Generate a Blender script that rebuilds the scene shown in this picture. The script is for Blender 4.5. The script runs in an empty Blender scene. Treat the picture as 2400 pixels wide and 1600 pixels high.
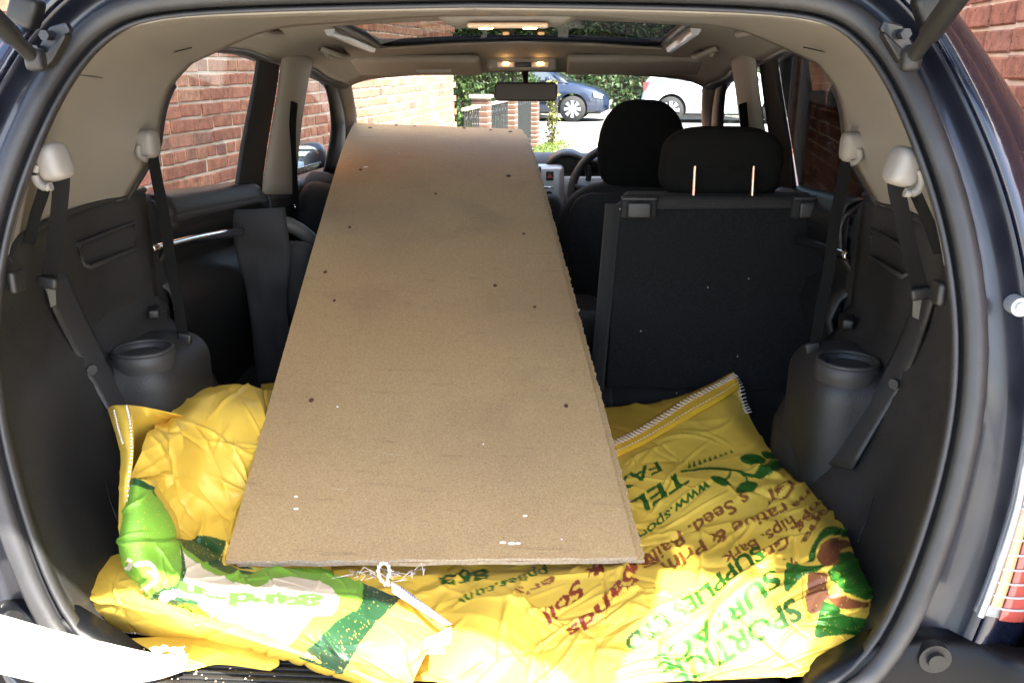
import bpy, bmesh, math, random
import numpy as np
from mathutils import Vector, Matrix, noise

random.seed(7); np.random.seed(7)
S = bpy.context.scene
COL = S.collection
R = math.radians

# ------------------------------------------------------------------ camera
FPX, W, H = 2037.0, 2352.0, 1568.0
PITCH, YAW = R(17.4), R(2.97)
CAM = Vector((0.117, 0.0, 1.40))
cam_d = bpy.data.cameras.new("camera"); cam = bpy.data.objects.new("camera", cam_d); COL.objects.link(cam)
cam_d.sensor_width = 36.0; cam_d.lens = 36.0 * FPX / W; cam_d.clip_start = 0.02; cam_d.clip_end = 500
cam.location = CAM; cam.rotation_euler = (math.pi / 2 - PITCH, 0, YAW)
S.camera = cam

# ------------------------------------------------------------------ light
SUN_EL = R(55); SUN_AZ = R(45)            # azimuth measured from straight behind the car towards the right
sun_dir = Vector((math.cos(SUN_EL) * math.sin(SUN_AZ), -math.cos(SUN_EL) * math.cos(SUN_AZ), math.sin(SUN_EL)))
world = bpy.data.worlds.new("World"); S.world = world; world.use_nodes = True
wn = world.node_tree.nodes; wl = world.node_tree.links
for n in list(wn): wn.remove(n)
sky = wn.new("ShaderNodeTexSky"); sky.sky_type = 'NISHITA'; sky.sun_disc = False
sky.sun_elevation = SUN_EL; sky.sun_rotation = math.atan2(sun_dir.x, sun_dir.y)
sky.dust_density = 2.4; sky.air_density = 1.0
bg = wn.new("ShaderNodeBackground"); bg.inputs[1].default_value = 0.15
wo = wn.new("ShaderNodeOutputWorld"); wl.new(sky.outputs[0], bg.inputs[0]); wl.new(bg.outputs[0], wo.inputs[0])
sun_l = bpy.data.lights.new("sun", 'SUN'); sun = bpy.data.objects.new("sun", sun_l); COL.objects.link(sun)
sun_l.energy = 5.0; sun_l.angle = R(0.55); sun_l.color = (1.0, 0.93, 0.82)
sun.rotation_euler = sun_dir.to_track_quat('Z', 'Y').to_euler(); sun.location = (3, -6, 9)
vs = S.view_settings
vs.view_transform = 'Standard'; vs.look = 'None'; vs.gamma = 1.0; vs.use_curve_mapping = False
vs.exposure = 2.8
S.render.engine = 'CYCLES'
cy = S.cycles; cy.use_denoising = True; cy.max_bounces = 10; cy.diffuse_bounces = 6; cy.glossy_bounces = 4
cy.transmission_bounces = 6; cy.transparent_max_bounces = 12; cy.sample_clamp_indirect = 8.0
cy.caustics_reflective = False; cy.caustics_refractive = False

# ------------------------------------------------------------------ from a place in the photograph to a place in the scene
def ray(px, py):
    u = (px - W / 2) / FPX; v = (H / 2 - py) / FPX
    h = math.cos(PITCH) + v * math.sin(PITCH); z = -math.sin(PITCH) + v * math.cos(PITCH)
    return Vector((u * math.cos(YAW) - h * math.sin(YAW), u * math.sin(YAW) + h * math.cos(YAW), z))
def PY(px, py, y): d = ray(px, py); return CAM + d * ((y - CAM.y) / d.y)
def PZ(px, py, z): d = ray(px, py); return CAM + d * ((z - CAM.z) / d.z)
def SX(z): return 0.72 - 0.17 * (max(z, 0.95) - 1.0)        # inner face of the doors
def PS(px, py, off=0.0):
    """point on the (left or right) door plane, moved inwards by off"""
    d = ray(px, py); sg = -1 if px < 1285 else 1; t = 1.8
    for _ in range(30):
        p = CAM + d * t
        t = (sg * (SX(p.z) - off) - CAM.x) / d.x
    return CAM + d * t
_oz = [.40, .55, .70, 1.0, 1.2, 1.33, 1.40, 1.47, 1.6]
_oy = [.95, .955, .985, 1.03, 1.085, 1.14, 1.19, 1.245, 1.34]
def YO(z): return float(np.interp(z, _oz, _oy))             # the plane of the tailgate opening
def PO(px, py):
    y = 1.1
    for _ in range(20):
        p = PY(px, py, y); y = YO(p.z)
    return PY(px, py, y)

# ------------------------------------------------------------------ materials
def new_mat(name):
    m = bpy.data.materials.new(name); m.use_nodes = True
    nt = m.node_tree
    return m, nt, nt.nodes["Principled BSDF"]
def sset(b, **k):
    for n, v in k.items():
        n = n.replace('_', ' ')
        if n in b.inputs: b.inputs[n].default_value = v
def pmat(name, col, rough=0.5, metal=0.0, bump=0.0, bscale=400.0, var=0.0, vscale=6.0, coat=0.0, rvar=0.0, spec=0.5, col2=None, detail=4.0, sheen=0.0):
    m, nt, b = new_mat(name)
    sset(b, Roughness=rough, Metallic=metal)
    b.inputs['Base Color'].default_value = (*col, 1); b.inputs['Specular IOR Level'].default_value = spec
    if coat: b.inputs['Coat Weight'].default_value = coat; b.inputs['Coat Roughness'].default_value = 0.06
    if sheen: b.inputs['Sheen Weight'].default_value = sheen
    tc = nt.nodes.new("ShaderNodeTexCoord")
    if var or rvar or col2:
        nz = nt.nodes.new("ShaderNodeTexNoise"); nz.inputs['Scale'].default_value = vscale; nz.inputs['Detail'].default_value = detail
        nt.links.new(tc.outputs['Object'], nz.inputs['Vector'])
        if var or col2:
            mx = nt.nodes.new("ShaderNodeMix"); mx.data_type = 'RGBA'
            c2 = col2 or tuple(min(1, c * (1 + var)) for c in col); c1 = col if col2 else tuple(c * (1 - var) for c in col)
            mx.inputs['A'].default_value = (*c1, 1); mx.inputs['B'].default_value = (*c2, 1)
            rp = nt.nodes.new("ShaderNodeMapRange"); rp.inputs[1].default_value = .3; rp.inputs[2].default_value = .7
            nt.links.new(nz.outputs['Fac'], rp.inputs[0]); nt.links.new(rp.outputs[0], mx.inputs['Factor'])
            nt.links.new(mx.outputs['Result'], b.inputs['Base Color'])
        if rvar:
            rr = nt.nodes.new("ShaderNodeMapRange"); rr.inputs[1].default_value = .3; rr.inputs[2].default_value = .7
            rr.inputs[3].default_value = max(0.03, rough - rvar); rr.inputs[4].default_value = rough + rvar
            nt.links.new(nz.outputs['Fac'], rr.inputs[0]); nt.links.new(rr.outputs[0], b.inputs['Roughness'])
    if bump:
        n2 = nt.nodes.new("ShaderNodeTexNoise"); n2.inputs['Scale'].default_value = bscale; n2.inputs['Detail'].default_value = 3
        nt.links.new(tc.outputs['Object'], n2.inputs['Vector'])
        bp = nt.nodes.new("ShaderNodeBump"); bp.inputs['Strength'].default_value = bump; bp.inputs['Distance'].default_value = 0.002
        nt.links.new(n2.outputs['Fac'], bp.inputs['Height']); nt.links.new(bp.outputs[0], b.inputs['Normal'])
    return m
def glass_mat(name, tint, gloss=0.06):
    m = bpy.data.materials.new(name); m.use_nodes = True; nt = m.node_tree
    for n in list(nt.nodes): nt.nodes.remove(n)
    tr = nt.nodes.new("ShaderNodeBsdfTransparent"); tr.inputs[0].default_value = (*tint, 1)
    gl = nt.nodes.new("ShaderNodeBsdfGlossy"); gl.inputs['Roughness'].default_value = 0.02; gl.inputs[0].default_value = (1, 1, 1, 1)
    mx = nt.nodes.new("ShaderNodeMixShader"); mx.inputs[0].default_value = gloss
    o = nt.nodes.new("ShaderNodeOutputMaterial")
    nt.links.new(tr.outputs[0], mx.inputs[1]); nt.links.new(gl.outputs[0], mx.inputs[2]); nt.links.new(mx.outputs[0], o.inputs[0])
    return m
def emit_mat(name, col, strength):
    m, nt, b = new_mat(name)
    b.inputs['Base Color'].default_value = (*col, 1); b.inputs['Emission Color'].default_value = (*col, 1); b.inputs['Emission Strength'].default_value = strength
    return m
M = {}
M['beige'] = pmat('beige_trim', (.215, .195, .165), .62, bump=.25, bscale=900, var=.05, vscale=3)
M['beige_light'] = pmat('belt_guide_plastic', (.175, .16, .142), .55, var=.04)
M['roof_cloth'] = pmat('headlining_cloth', (.235, .21, .172), .85, bump=.35, bscale=1400, var=.05, vscale=4)
M['grey'] = pmat('charcoal_plastic', (.0155, .0155, .0152), .55, bump=.5, bscale=420, var=.28, vscale=5, rvar=.10, detail=8)
M['grey2'] = pmat('slate_plastic', (.0235, .0238, .0245), .5, bump=.45, bscale=420, var=.2, vscale=5, rvar=.06)
M['black'] = pmat('black_plastic', (.007, .007, .007), .5, bump=.2, bscale=800)
M['rubber'] = pmat('rubber_seal', (.022, .022, .024), .5, var=.15, vscale=30, bump=.15, bscale=300)
M['headrest'] = pmat('headrest_cloth', (.0048, .0048, .0048), .95, bump=.6, bscale=600, spec=.15)
M['fabric'] = pmat('black_seat_cloth', (.0050, .0050, .0050), .92, bump=.7, bscale=700, var=.3, vscale=60, sheen=.06)
M['carpet'] = pmat('charcoal_carpet', (.011, .0115, .012), .97, bump=1.0, bscale=1500, var=.3, vscale=200, spec=.15)
M['bagcloth'] = pmat('dark_grey_cloth', (.014, .0135, .014), .85, bump=.6, bscale=900, var=.3, vscale=12)
M['paint'] = pmat('navy_paint', (.0055, .0075, .020), .28, .2, coat=1.0, rvar=.05, vscale=40)
M['paint_in'] = pmat('navy_jamb_paint', (.010, .0115, .020), .42, .15, coat=.4, var=.2, vscale=14, rvar=.12)
M['bumper'] = pmat('dark_bumper_plastic', (.0030, .0034, .0046), .42, var=.2, vscale=20, spec=.18)
M['chrome'] = pmat('chrome', (.72, .72, .74), .14, 1.0)
M['post'] = pmat('warm_lit_post_metal', (.75, .42, .27), .22, 1.0)  # chrome posts, with the orange of warm light put into the metal colour
M['silver'] = pmat('silver_plastic', (.42, .43, .45), .38, .5)
M['steel'] = pmat('dull_steel', (.35, .34, .30), .35, .9)
M['bolt'] = pmat('dark_bolt', (.05, .05, .055), .35, .8)
M['webbing'] = pmat('seat_belt_webbing', (.0028, .0028, .0028), .85, bump=.5, bscale=1200, spec=.2)
M['glass'] = glass_mat('window_glass', (.90, .93, .91), .03)
M['screen'] = glass_mat('windscreen_glass', (.93, .97, .95), .025)
M['shade_tint'] = glass_mat('shade_tinted_glass', (.17, .18, .175), .03)  # right rear pane only: shade of the house wall put into the tint
M['sunroof'] = glass_mat('sunroof_glass', (.10, .105, .10), .02)
M['bulb'] = emit_mat('lit_bulb', (1.0, .55, .20), 6.0)
M['lens'] = pmat('lamp_lens', (.75, .55, .38), .3)
M['mirror'] = pmat('mirror_glass', (.62, .66, .68), .03, 1.0)
M['wmirror'] = pmat('interior_mirror_glass', (.010, .009, .008), .04, 1.0)

# ------------------------------------------------------------------ mesh helpers
def link(o, parent=None):
    COL.objects.link(o)
    if parent is not None: o.parent = parent
    return o
def empty(name, loc=(0, 0, 0), label=None, cat=None, group=None, kind=None):
    o = bpy.data.objects.new(name, None); o.location = loc; o.empty_display_size = .1; link(o)
    return tag(o, label, cat, group, kind)
def tag(o, label=None, cat=None, group=None, kind=None):
    if label: o['label'] = label
    if cat: o['category'] = cat
    if group: o['group'] = group
    if kind: o['kind'] = kind
    return o
def mob(name, verts, faces, mat, parent=None, smooth=True, solid=0.0, bevel=0.0, subs=0, offset=0.0, autosmooth=None):
    me = bpy.data.meshes.new(name); me.from_pydata([tuple(v) for v in verts], [], faces); me.update()
    bm = bmesh.new(); bm.from_mesh(me); bmesh.ops.recalc_face_normals(bm, faces=bm.faces); bm.to_mesh(me); bm.free()
    if smooth:
        me.polygons.foreach_set('use_smooth', [True] * len(me.polygons))
        if autosmooth: me.set_sharp_from_angle(angle=R(autosmooth))
    me.materials.append(mat)
    o = bpy.data.objects.new(name, me); link(o, parent)
    if solid:
        md = o.modifiers.new('solid', 'SOLIDIFY'); md.thickness = solid; md.offset = offset
    if bevel:
        md = o.modifiers.new('bevel', 'BEVEL'); md.width = bevel; md.segments = 2; md.limit_method = 'ANGLE'
    if subs:
        md = o.modifiers.new('sub', 'SUBSURF'); md.levels = subs; md.render_levels = subs
    return o
def grid_faces(nr, nc, closed_c=False, closed_r=False):
    f = []
    for i in range(nr if closed_r else nr - 1):
        for j in range(nc if closed_c else nc - 1):
            a = i * nc + j; b = i * nc + (j + 1) % nc; i2 = (i + 1) % nr
            f.append((a, b, i2 * nc + (j + 1) % nc, i2 * nc + j))
    return f
def loft(name, rows, mat, parent=None, closed=False, **k):
    nc = len(rows[0]); v = [p for r in rows for p in r]
    return mob(name, v, grid_faces(len(rows), nc, closed), mat, parent, **k)
def crom(pts, n):
    """Catmull-Rom resampling of a list of vectors to n points"""
    P = np.array([tuple(p) for p in pts], float); m = len(P)
    E = np.vstack([2 * P[0] - P[1], P, 2 * P[-1] - P[-2]])
    t = np.linspace(0, m - 1, n); i = np.minimum(t.astype(int), m - 2); f = (t - i)[:, None]
    a, b, c, d = E[i], E[i + 1], E[i + 2], E[i + 3]
    return .5 * (2 * b + (c - a) * f + (2 * a - 5 * b + 4 * c - d) * f ** 2 + (3 * b - a - 3 * c + d) * f ** 3)
def crom_grid(ctrl, nr, nc):
    rows = np.array([crom(r, nc) for r in ctrl])
    return np.stack([crom(rows[:, j], nr) for j in range(nc)], axis=1)
def tube(name, pts, r, mat, parent=None, seg=8, cap=True, flat=1.0, **k):
    pts = [Vector(p) for p in pts]; rs = r if isinstance(r, (list, tuple)) else [r] * len(pts)
    v = []; f = []
    up = Vector((0.03, 0.02, 1)).normalized()
    for i, p in enumerate(pts):
        t = (pts[min(i + 1, len(pts) - 1)] - pts[max(i - 1, 0)]).normalized()
        if abs(t.dot(up)) > .95: up = Vector((1, .1, .1)).normalized()
        a = t.cross(up).normalized(); b = a.cross(t)
        for s in range(seg):
            an = 2 * math.pi * s / seg
            v.append(p + a * math.cos(an) * rs[i] + b * math.sin(an) * rs[i] * flat)
    f = grid_faces(len(pts), seg, True)
    if cap: f.append(tuple(range(seg))); f.append(tuple(range((len(pts) - 1) * seg, len(pts) * seg)))
    return mob(name, v, f, mat, parent, autosmooth=60, **k)
def tubes_data(polys, r, seg=5):
    V = []; F = []
    for pts in polys:
        pts = [Vector(p) for p in pts]; base = len(V); up = Vector((.1, .2, 1)).normalized()
        for i, p in enumerate(pts):
            t = (pts[min(i + 1, len(pts) - 1)] - pts[max(i - 1, 0)]).normalized()
            u2 = up if abs(t.dot(up)) < .95 else Vector((1, 0, .1)).normalized()
            a = t.cross(u2).normalized(); b = a.cross(t)
            for s in range(seg):
                an = 2 * math.pi * s / seg; V.append(p + (a * math.cos(an) + b * math.sin(an)) * r)
        F += [tuple(x + base for x in q) for q in grid_faces(len(pts), seg, True)]
        F.append(tuple(base + s for s in range(seg))); F.append(tuple(base + (len(pts) - 1) * seg + s for s in range(seg)))
    return V, F
def ribbon(name, A, B, mat, parent=None, thick=.002, n=24, mids=1, bulge=0.0, **k):
    a = crom(A, n); b = crom(B, n); rows = []
    for i in range(mids + 2):
        t = i / (mids + 1); rows.append(a * (1 - t) + b * t)
    return loft(name, [[Vector(p) for p in r] for r in rows], mat, parent, solid=thick, **k)
def belt(name, pts, width, mat, parent, n=24, toward=None):
    """flat strap along pts, its width across the view of the opening"""
    c = [Vector(p) for p in crom(pts, n)]; A = []; B = []
    for i, p in enumerate(c):
        t = (c[min(i + 1, n - 1)] - c[max(i - 1, 0)]).normalized()
        nn = Vector(toward) if toward is not None else Vector((0, -1, .1))
        s = t.cross(nn).normalized() * width * .5
        A.append(p + s); B.append(p - s)
    return loft(name, [A, B], mat, parent, solid=.0018, smooth=False)
def rbox(name, c, size, r, mat, parent=None, rot=(0, 0, 0), seg=3, taper=None, smooth=True, deform=None):
    bm = bmesh.new(); bmesh.ops.create_cube(bm, size=1.0)
    for v in bm.verts:
        v.co.x *= size[0]; v.co.y *= size[1]; v.co.z *= size[2]
        if taper and v.co.z > 0: v.co.x *= taper[0]; v.co.y *= taper[1]
    if r > 0: bmesh.ops.bevel(bm, geom=bm.edges[:], offset=min(r, .49 * min(size)), segments=seg, profile=.5, affect='EDGES', clamp_overlap=True)
    if deform: 
        for v in bm.verts: v.co = Vector(deform(v.co))
    me = bpy.data.meshes.new(name); bm.to_mesh(me); bm.free()
    if smooth: me.polygons.foreach_set('use_smooth', [True] * len(me.polygons)); me.set_sharp_from_angle(angle=R(40))
    me.materials.append(mat); o = bpy.data.objects.new(name, me); link(o, parent)
    o.location = c; o.rotation_euler = rot
    return o
def cushion(name, c, size, mat, parent=None, rot=(0, 0, 0), power=4.0, n=20, power_y=2.5, fn=None):
    """super-ellipsoid cushion"""
    V = []; nu, nv = n, n * 2
    def sp(x, p): return math.copysign(abs(x) ** (2 / p), x)
    for i in range(nu + 1):
        th = -math.pi / 2 + math.pi * i / nu
        for j in range(nv):
            ph = 2 * math.pi * j / nv
            x = sp(math.cos(th), power_y) * sp(math.cos(ph), power); z = sp(math.cos(th), power_y) * sp(math.sin(ph), power); y = sp(math.sin(th), power_y)
            p = [x * size[0] / 2, y * size[1] / 2, z * size[2] / 2]
            if fn: p = fn(p)
            V.append(p)
    o = mob(name, V, grid_faces(nu + 1, nv, True), mat, parent); o.location = c; o.rotation_euler = rot
    return o
def cyl(name, p0, p1, r, mat, parent=None, seg=16, r2=None):
    return tube(name, [p0, p1], [r, r if r2 is None else r2], mat, parent, seg=seg)
def slab(name, pts, thick, mat, parent=None, nrm=None, bevel=0.0, smooth=False):
    """flat polygon with a thickness along nrm"""
    pts = [Vector(p) for p in pts]; n = len(pts)
    if nrm is None: nrm = (pts[1] - pts[0]).cross(pts[2] - pts[0]).normalized()
    nrm = Vector(nrm) * thick
    v = pts + [p + nrm for p in pts]
    f = [tuple(range(n)), tuple(range(n, 2 * n))] + [(i, (i + 1) % n, n + (i + 1) % n, n + i) for i in range(n)]
    return mob(name, v, f, mat, parent, smooth=smooth, bevel=bevel)
def mx(p): return Vector((-p[0], p[1], p[2]))
def side(p, m): return Vector((p[0] * m, p[1], p[2]))      # m = 1 as measured on the left, -1 for the right
# ================================================================== the place outside
AL = R(10.07) - YAW                                  # the drive runs a little to the right of the car's axis
DS = Vector((math.sin(AL), math.cos(AL), 0)); DN = Vector((math.cos(AL), -math.sin(AL), 0))
ORG = Vector((CAM.x, 0, 0))
def A(n, s, z=0.0): return ORG + DN * n + DS * s + Vector((0, 0, z))
NL, NR = -2.51, 0.92
SROAD = 16.4
def frame(n, s, z=0.0, turn=0.0):
    """matrix: local x along DN (right), y along DS (away), z up"""
    return Matrix.Translation(A(n, s, z)) @ Matrix.Rotation(-AL + turn, 4, 'Z')

M['concrete'] = pmat('drive_concrete', (.40, .38, .34), .9, bump=.6, bscale=60, var=.15, vscale=1.5)
M['asphalt'] = pmat('road_asphalt', (.20, .20, .195), .92, bump=.8, bscale=150, var=.12, vscale=2)
M['kerb'] = pmat('kerb_stone', (.40, .39, .36), .9, bump=.5, bscale=80, var=.1, vscale=4)
M['earth'] = pmat('earth', (.10, .085, .06), .95, bump=.8, bscale=40, var=.3, vscale=3)
g = mob('ground', [A(-90, -60), A(90, -60), A(90, 120), A(-90, 120)], [(0, 1, 2, 3)], M['concrete'], smooth=False); tag(g, kind='structure')
g = mob('road', [A(-90, SROAD + 1.9, .004), A(90, SROAD + 1.9, .004), A(90, SROAD + 8.2, .004), A(-90, SROAD + 8.2, .004)], [(0, 1, 2, 3)], M['asphalt'], smooth=False); tag(g, kind='structure')
def box_on(n0, n1, s0, s1, z0, z1):
    v = [A(n0, s0, z0), A(n1, s0, z0), A(n1, s1, z0), A(n0, s1, z0), A(n0, s0, z1), A(n1, s0, z1), A(n1, s1, z1), A(n0, s1, z1)]
    f = [(0, 1, 2, 3), (4, 5, 6, 7), (0, 1, 5, 4), (1, 2, 6, 5), (2, 3, 7, 6), (3, 0, 4, 7)]
    return v, f
v, f = box_on(-90, 90, SROAD + 8.2, SROAD + 10.2, -.2, .12); g = mob('pavement', v, f, M['kerb'], smooth=False); tag(g, kind='structure')
v, f = box_on(-90, NL - .3, 10.6, SROAD + 1.7, -.2, .03); g = mob('garden_soil', v, f, M['earth'], smooth=False); tag(g, kind='structure')

# ------------------------------------------------------------------ bricks
def brick_mat(name, by_attr):
    m, nt, b = new_mat(name); L = nt.links
    if by_attr:
        at = nt.nodes.new("ShaderNodeAttribute"); at.attribute_name = 'rnd'; rnd = at.outputs['Fac']
    else:
        oi = nt.nodes.new("ShaderNodeObjectInfo"); rnd = oi.outputs['Random']
    rp = nt.nodes.new("ShaderNodeValToRGB"); cr = rp.color_ramp
    cols = [(0, (.30, .125, .080)), (.22, (.42, .185, .115)), (.45, (.34, .145, .09)), (.68, (.47, .22, .135)), (.84, (.19, .10, .08)), (1, (.54, .28, .17))]
    cr.elements[0].position = 0; cr.elements[0].color = (*cols[0][1], 1); cr.elements[1].position = 1; cr.elements[1].color = (*cols[-1][1], 1)
    for p, c in cols[1:-1]: e = cr.elements.new(p); e.color = (*c, 1)
    L.new(rnd, rp.inputs[0])
    ge = nt.nodes.new("ShaderNodeNewGeometry")
    nz = nt.nodes.new("ShaderNodeTexNoise"); nz.inputs['Scale'].default_value = 26; nz.inputs['Detail'].default_value = 6; nz.inputs['Roughness'].default_value = .65
    L.new(ge.outputs['Position'], nz.inputs['Vector'])
    mr = nt.nodes.new("ShaderNodeMapRange"); mr.inputs[1].default_value = .3; mr.inputs[2].default_value = .72; mr.inputs[3].default_value = .55; mr.inputs[4].default_value = 1.35
    L.new(nz.outputs['Fac'], mr.inputs[0])
    mu = nt.nodes.new("ShaderNodeMix"); mu.data_type = 'RGBA'; mu.blend_type = 'MULTIPLY'; mu.inputs['Factor'].default_value = 1
    L.new(rp.outputs[0], mu.inputs['A']); L.new(mr.outputs[0], mu.inputs['B'])
    # dark pits
    vo = nt.nodes.new("ShaderNodeTexNoise"); vo.inputs['Scale'].default_value = 110; vo.inputs['Detail'].default_value = 2
    L.new(ge.outputs['Position'], vo.inputs['Vector'])
    pm = nt.nodes.new("ShaderNodeMapRange"); pm.inputs[1].default_value = .64; pm.inputs[2].default_value = .72; L.new(vo.outputs['Fac'], pm.inputs[0])
    m2 = nt.nodes.new("ShaderNodeMix"); m2.data_type = 'RGBA'; m2.inputs['B'].default_value = (.05, .025, .02, 1)
    L.new(pm.outputs[0], m2.inputs['Factor']); L.new(mu.outputs['Result'], m2.inputs['A']); L.new(m2.outputs['Result'], b.inputs['Base Color'])
    sset(b, Roughness=.9); b.inputs['Specular IOR Level'].default_value = .25
    bp = nt.nodes.new("ShaderNodeBump"); bp.inputs['Strength'].default_value = .7; bp.inputs['Distance'].default_value = .004
    L.new(nz.outputs['Fac'], bp.inputs['Height']); L.new(bp.outputs[0], b.inputs['Normal'])
    return m
M['brick'] = brick_mat('red_brick', False); M['brick_far'] = brick_mat('red_brick_far', True)
M['mortar'] = pmat('lime_mortar', (.68, .60, .47), .95, bump=.9, bscale=90, var=.18, vscale=9)
def brick_mesh(name, L, seed):
    rg = random.Random(seed); bm = bmesh.new(); bmesh.ops.create_cube(bm, size=1)
    for v in bm.verts:
        v.co.x *= L; v.co.y *= .10; v.co.z *= .061
        v.co += Vector((rg.uniform(-.003, .003), rg.uniform(-.002, .002), rg.uniform(-.0025, .0025)))
    es = [e for e in bm.edges if (e.verts[0].co.y < 0 and e.verts[1].co.y < 0)]
    bmesh.ops.bevel(bm, geom=es, offset=.005, segments=1, affect='EDGES', profile=.5)
    bmesh.ops.delete(bm, geom=[f for f in bm.faces if f.normal.y > .9], context='FACES')
    me = bpy.data.meshes.new(name); bm.to_mesh(me); bm.free(); me.materials.append(M['brick']); return me
BM_S = [brick_mesh('brick_stretcher', .210, i) for i in range(5)]; BM_P = [brick_mesh('pier_brick', .213, 40 + i) for i in range(3)]; BM_H = [brick_mesh('brick_header', .099, 20 + i) for i in range(3)]
def brick_wall(root, mat4, length, height, z0, chosen, limit=290):
    """bricks in mat4's frame: x along the wall, y into it (face at y=0)"""
    inv_items = []; row = 0; z = z0 + .0375
    rg = random.Random(3)
    while z < height:
        x = -(rg.random() * .03) - (.1125 * (row % 2)); k = 0
        head = (row % 5 == 2)
        while x < length:
            hd = head or (rg.random() < .22); L = .1125 if hd else .225
            inv_items.append((x + L / 2, z, hd, rg.random())); x += L
        row += 1; z += .075
    def key(it):
        p = mat4 @ Vector((it[0], 0, it[1])); return p
    single, joined = [], []
    for it in inv_items:
        p = key(it); q = project(p)
        if q and chosen(q): single.append(((p - CAM).length, it))
        else: joined.append(it)
    single.sort(key=lambda a: a[0]); joined += [s[1] for s in single[limit:]]; single = [s[1] for s in single[:limit]]
    for (x, z, hd, rr) in single:
        me = rg.choice(BM_H if hd else BM_S); o = bpy.data.objects.new('brick', me); link(o, root)
        o.matrix_local = Matrix.Translation((x + rg.uniform(-.002, .002), .05 + rg.uniform(-.004, .002), z + rg.uniform(-.002, .002))) @ Matrix.Rotation(rg.uniform(-.008, .008), 4, 'Y')
    V, F, C = [], [], []
    for (x, z, hd, rr) in joined:
        L = (.099 if hd else .210) / 2; h = .0305; dy = rg.uniform(-.003, .003); b0 = len(V)
        V += [(x - L, dy, z - h), (x + L, dy, z - h), (x + L, dy, z + h), (x - L, dy, z + h), (x - L, .04, z - h), (x + L, .04, z - h), (x + L, .04, z + h), (x - L, .04, z + h)]
        q = [(0, 1, 2, 3), (0, 4, 5, 1), (1, 5, 6, 2), (2, 6, 7, 3), (3, 7, 4, 0)]
        F += [tuple(i + b0 for i in t) for t in q]; C += [rr] * 5
    if V:
        o = mob('far_bricks', V, F, M['brick_far'], root, smooth=False); o['kind'] = 'stuff'
        a = o.data.attributes.new('rnd', 'FLOAT', 'FACE'); a.data.foreach_set('value', C)
def project(p):
    v = p - CAM
    f = Vector((-math.sin(YAW) * math.cos(PITCH), math.cos(YAW) * math.cos(PITCH), -math.sin(PITCH)))
    r = Vector((math.cos(YAW), math.sin(YAW), 0)); u = r.cross(f)
    d = v.dot(f)
    if d <= .05: return None
    return (W / 2 + FPX * v.dot(r) / d, H / 2 - FPX * v.dot(u) / d)
def in_rects(q, rects): return any(a <= q[0] <= c and b <= q[1] <= d for a, b, c, d in rects)

# left boundary: the neighbour's house wall. local x runs along -DS so that local y goes away from the drive
def wall_frame_left(s_end): return Matrix.Translation(A(NL, s_end, 0)) @ Matrix(((-DS.x, -DN.x, 0, 0), (-DS.y, -DN.y, 0, 0), (0, 0, 1, 0), (0, 0, 0, 1)))
LEN_L = 10.3 - 1.6
ml = wall_frame_left(10.3)
wl_o = empty('brick_house_wall'); wl_o.matrix_world = ml
tag(wl_o, 'long red brick house wall along the left side of the drive', 'wall')
mob('mortar', [(0, .008, 0), (LEN_L, .008, 0), (LEN_L, .008, 5.2), (0, .008, 5.2), (0, .22, 0), (LEN_L, .22, 0), (LEN_L, .22, 5.2), (0, .22, 5.2)],
    [(0, 1, 2, 3), (4, 5, 6, 7), (0, 1, 5, 4), (1, 2, 6, 5), (2, 3, 7, 6), (3, 0, 4, 7)], M['mortar'], wl_o, smooth=False)
brick_wall(wl_o, ml, LEN_L, 3.6, 0.0, lambda q: in_rects(q, [(330, 110, 610, 455), (680, 135, 780, 420), (800, 55, 1050, 305), (-10, -10, 45, 120)]))
# right: the house beside the drive, tall near the camera, a lower part further on
S0, S1, S2 = 0.60, 3.40, 8.6
mr = Matrix.Translation(A(NR, S0, 0)) @ Matrix(((DS.x, DN.x, 0, 0), (DS.y, DN.y, 0, 0), (0, 0, 1, 0), (0, 0, 0, 1)))
ho = empty('brick_house'); ho.matrix_world = mr
tag(ho, 'red brick house in shade close by the right side of the car', 'house')
def lbox(name, x0, x1, y0, y1, z0, z1, mat, parent, **k):
    v = [(x0, y0, z0), (x1, y0, z0), (x1, y1, z0), (x0, y1, z0), (x0, y0, z1), (x1, y0, z1), (x1, y1, z1), (x0, y1, z1)]
    return mob(name, v, [(0, 1, 2, 3), (4, 5, 6, 7), (0, 1, 5, 4), (1, 2, 6, 5), (2, 3, 7, 6), (3, 0, 4, 7)], mat, parent, smooth=False, **k)
lbox('mortar', 0, S1 - S0, .008, 5, 0, 8.0, M['mortar'], ho)
lbox('mortar', S1 - S0, S2 - S0, .008, 4, 0, 2.9, M['mortar'], ho)
brick_wall(ho, mr, S2 - S0, 2.9, 0.0, lambda q: in_rects(q, [(1780, 105, 2010, 450), (2190, -10, 2360, 360)]))
M['tile'] = pmat('roof_tile', (.12, .055, .04), .85, bump=.6, bscale=20, var=.25, vscale=5)
roof = mob('roof', [(-.05, -.1, 7.95), (S1 - S0 + .05, -.1, 7.95), (S1 - S0 + .05, 2.5, 9.4), (-.05, 2.5, 9.4), (-.05, 5.2, 7.9), (S1 - S0 + .05, 5.2, 7.9)], [(0, 1, 2, 3), (3, 2, 5, 4)], M['tile'], ho, smooth=False, solid=.08)
mob('roof', [(S1 - S0 - .05, -.2, 2.86), (S2 - S0 + .1, -.2, 2.86), (S2 - S0 + .1, 4.1, 3.5), (S1 - S0 - .05, 4.1, 3.5)], [(0, 1, 2, 3)], M['tile'], ho, smooth=False, solid=.08)
M['upvc'] = pmat('white_upvc', (.78, .77, .74), .35, var=.04)
M['dark_glass'] = pmat('dark_house_glass', (.02, .022, .025), .06, spec=.8)
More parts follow.
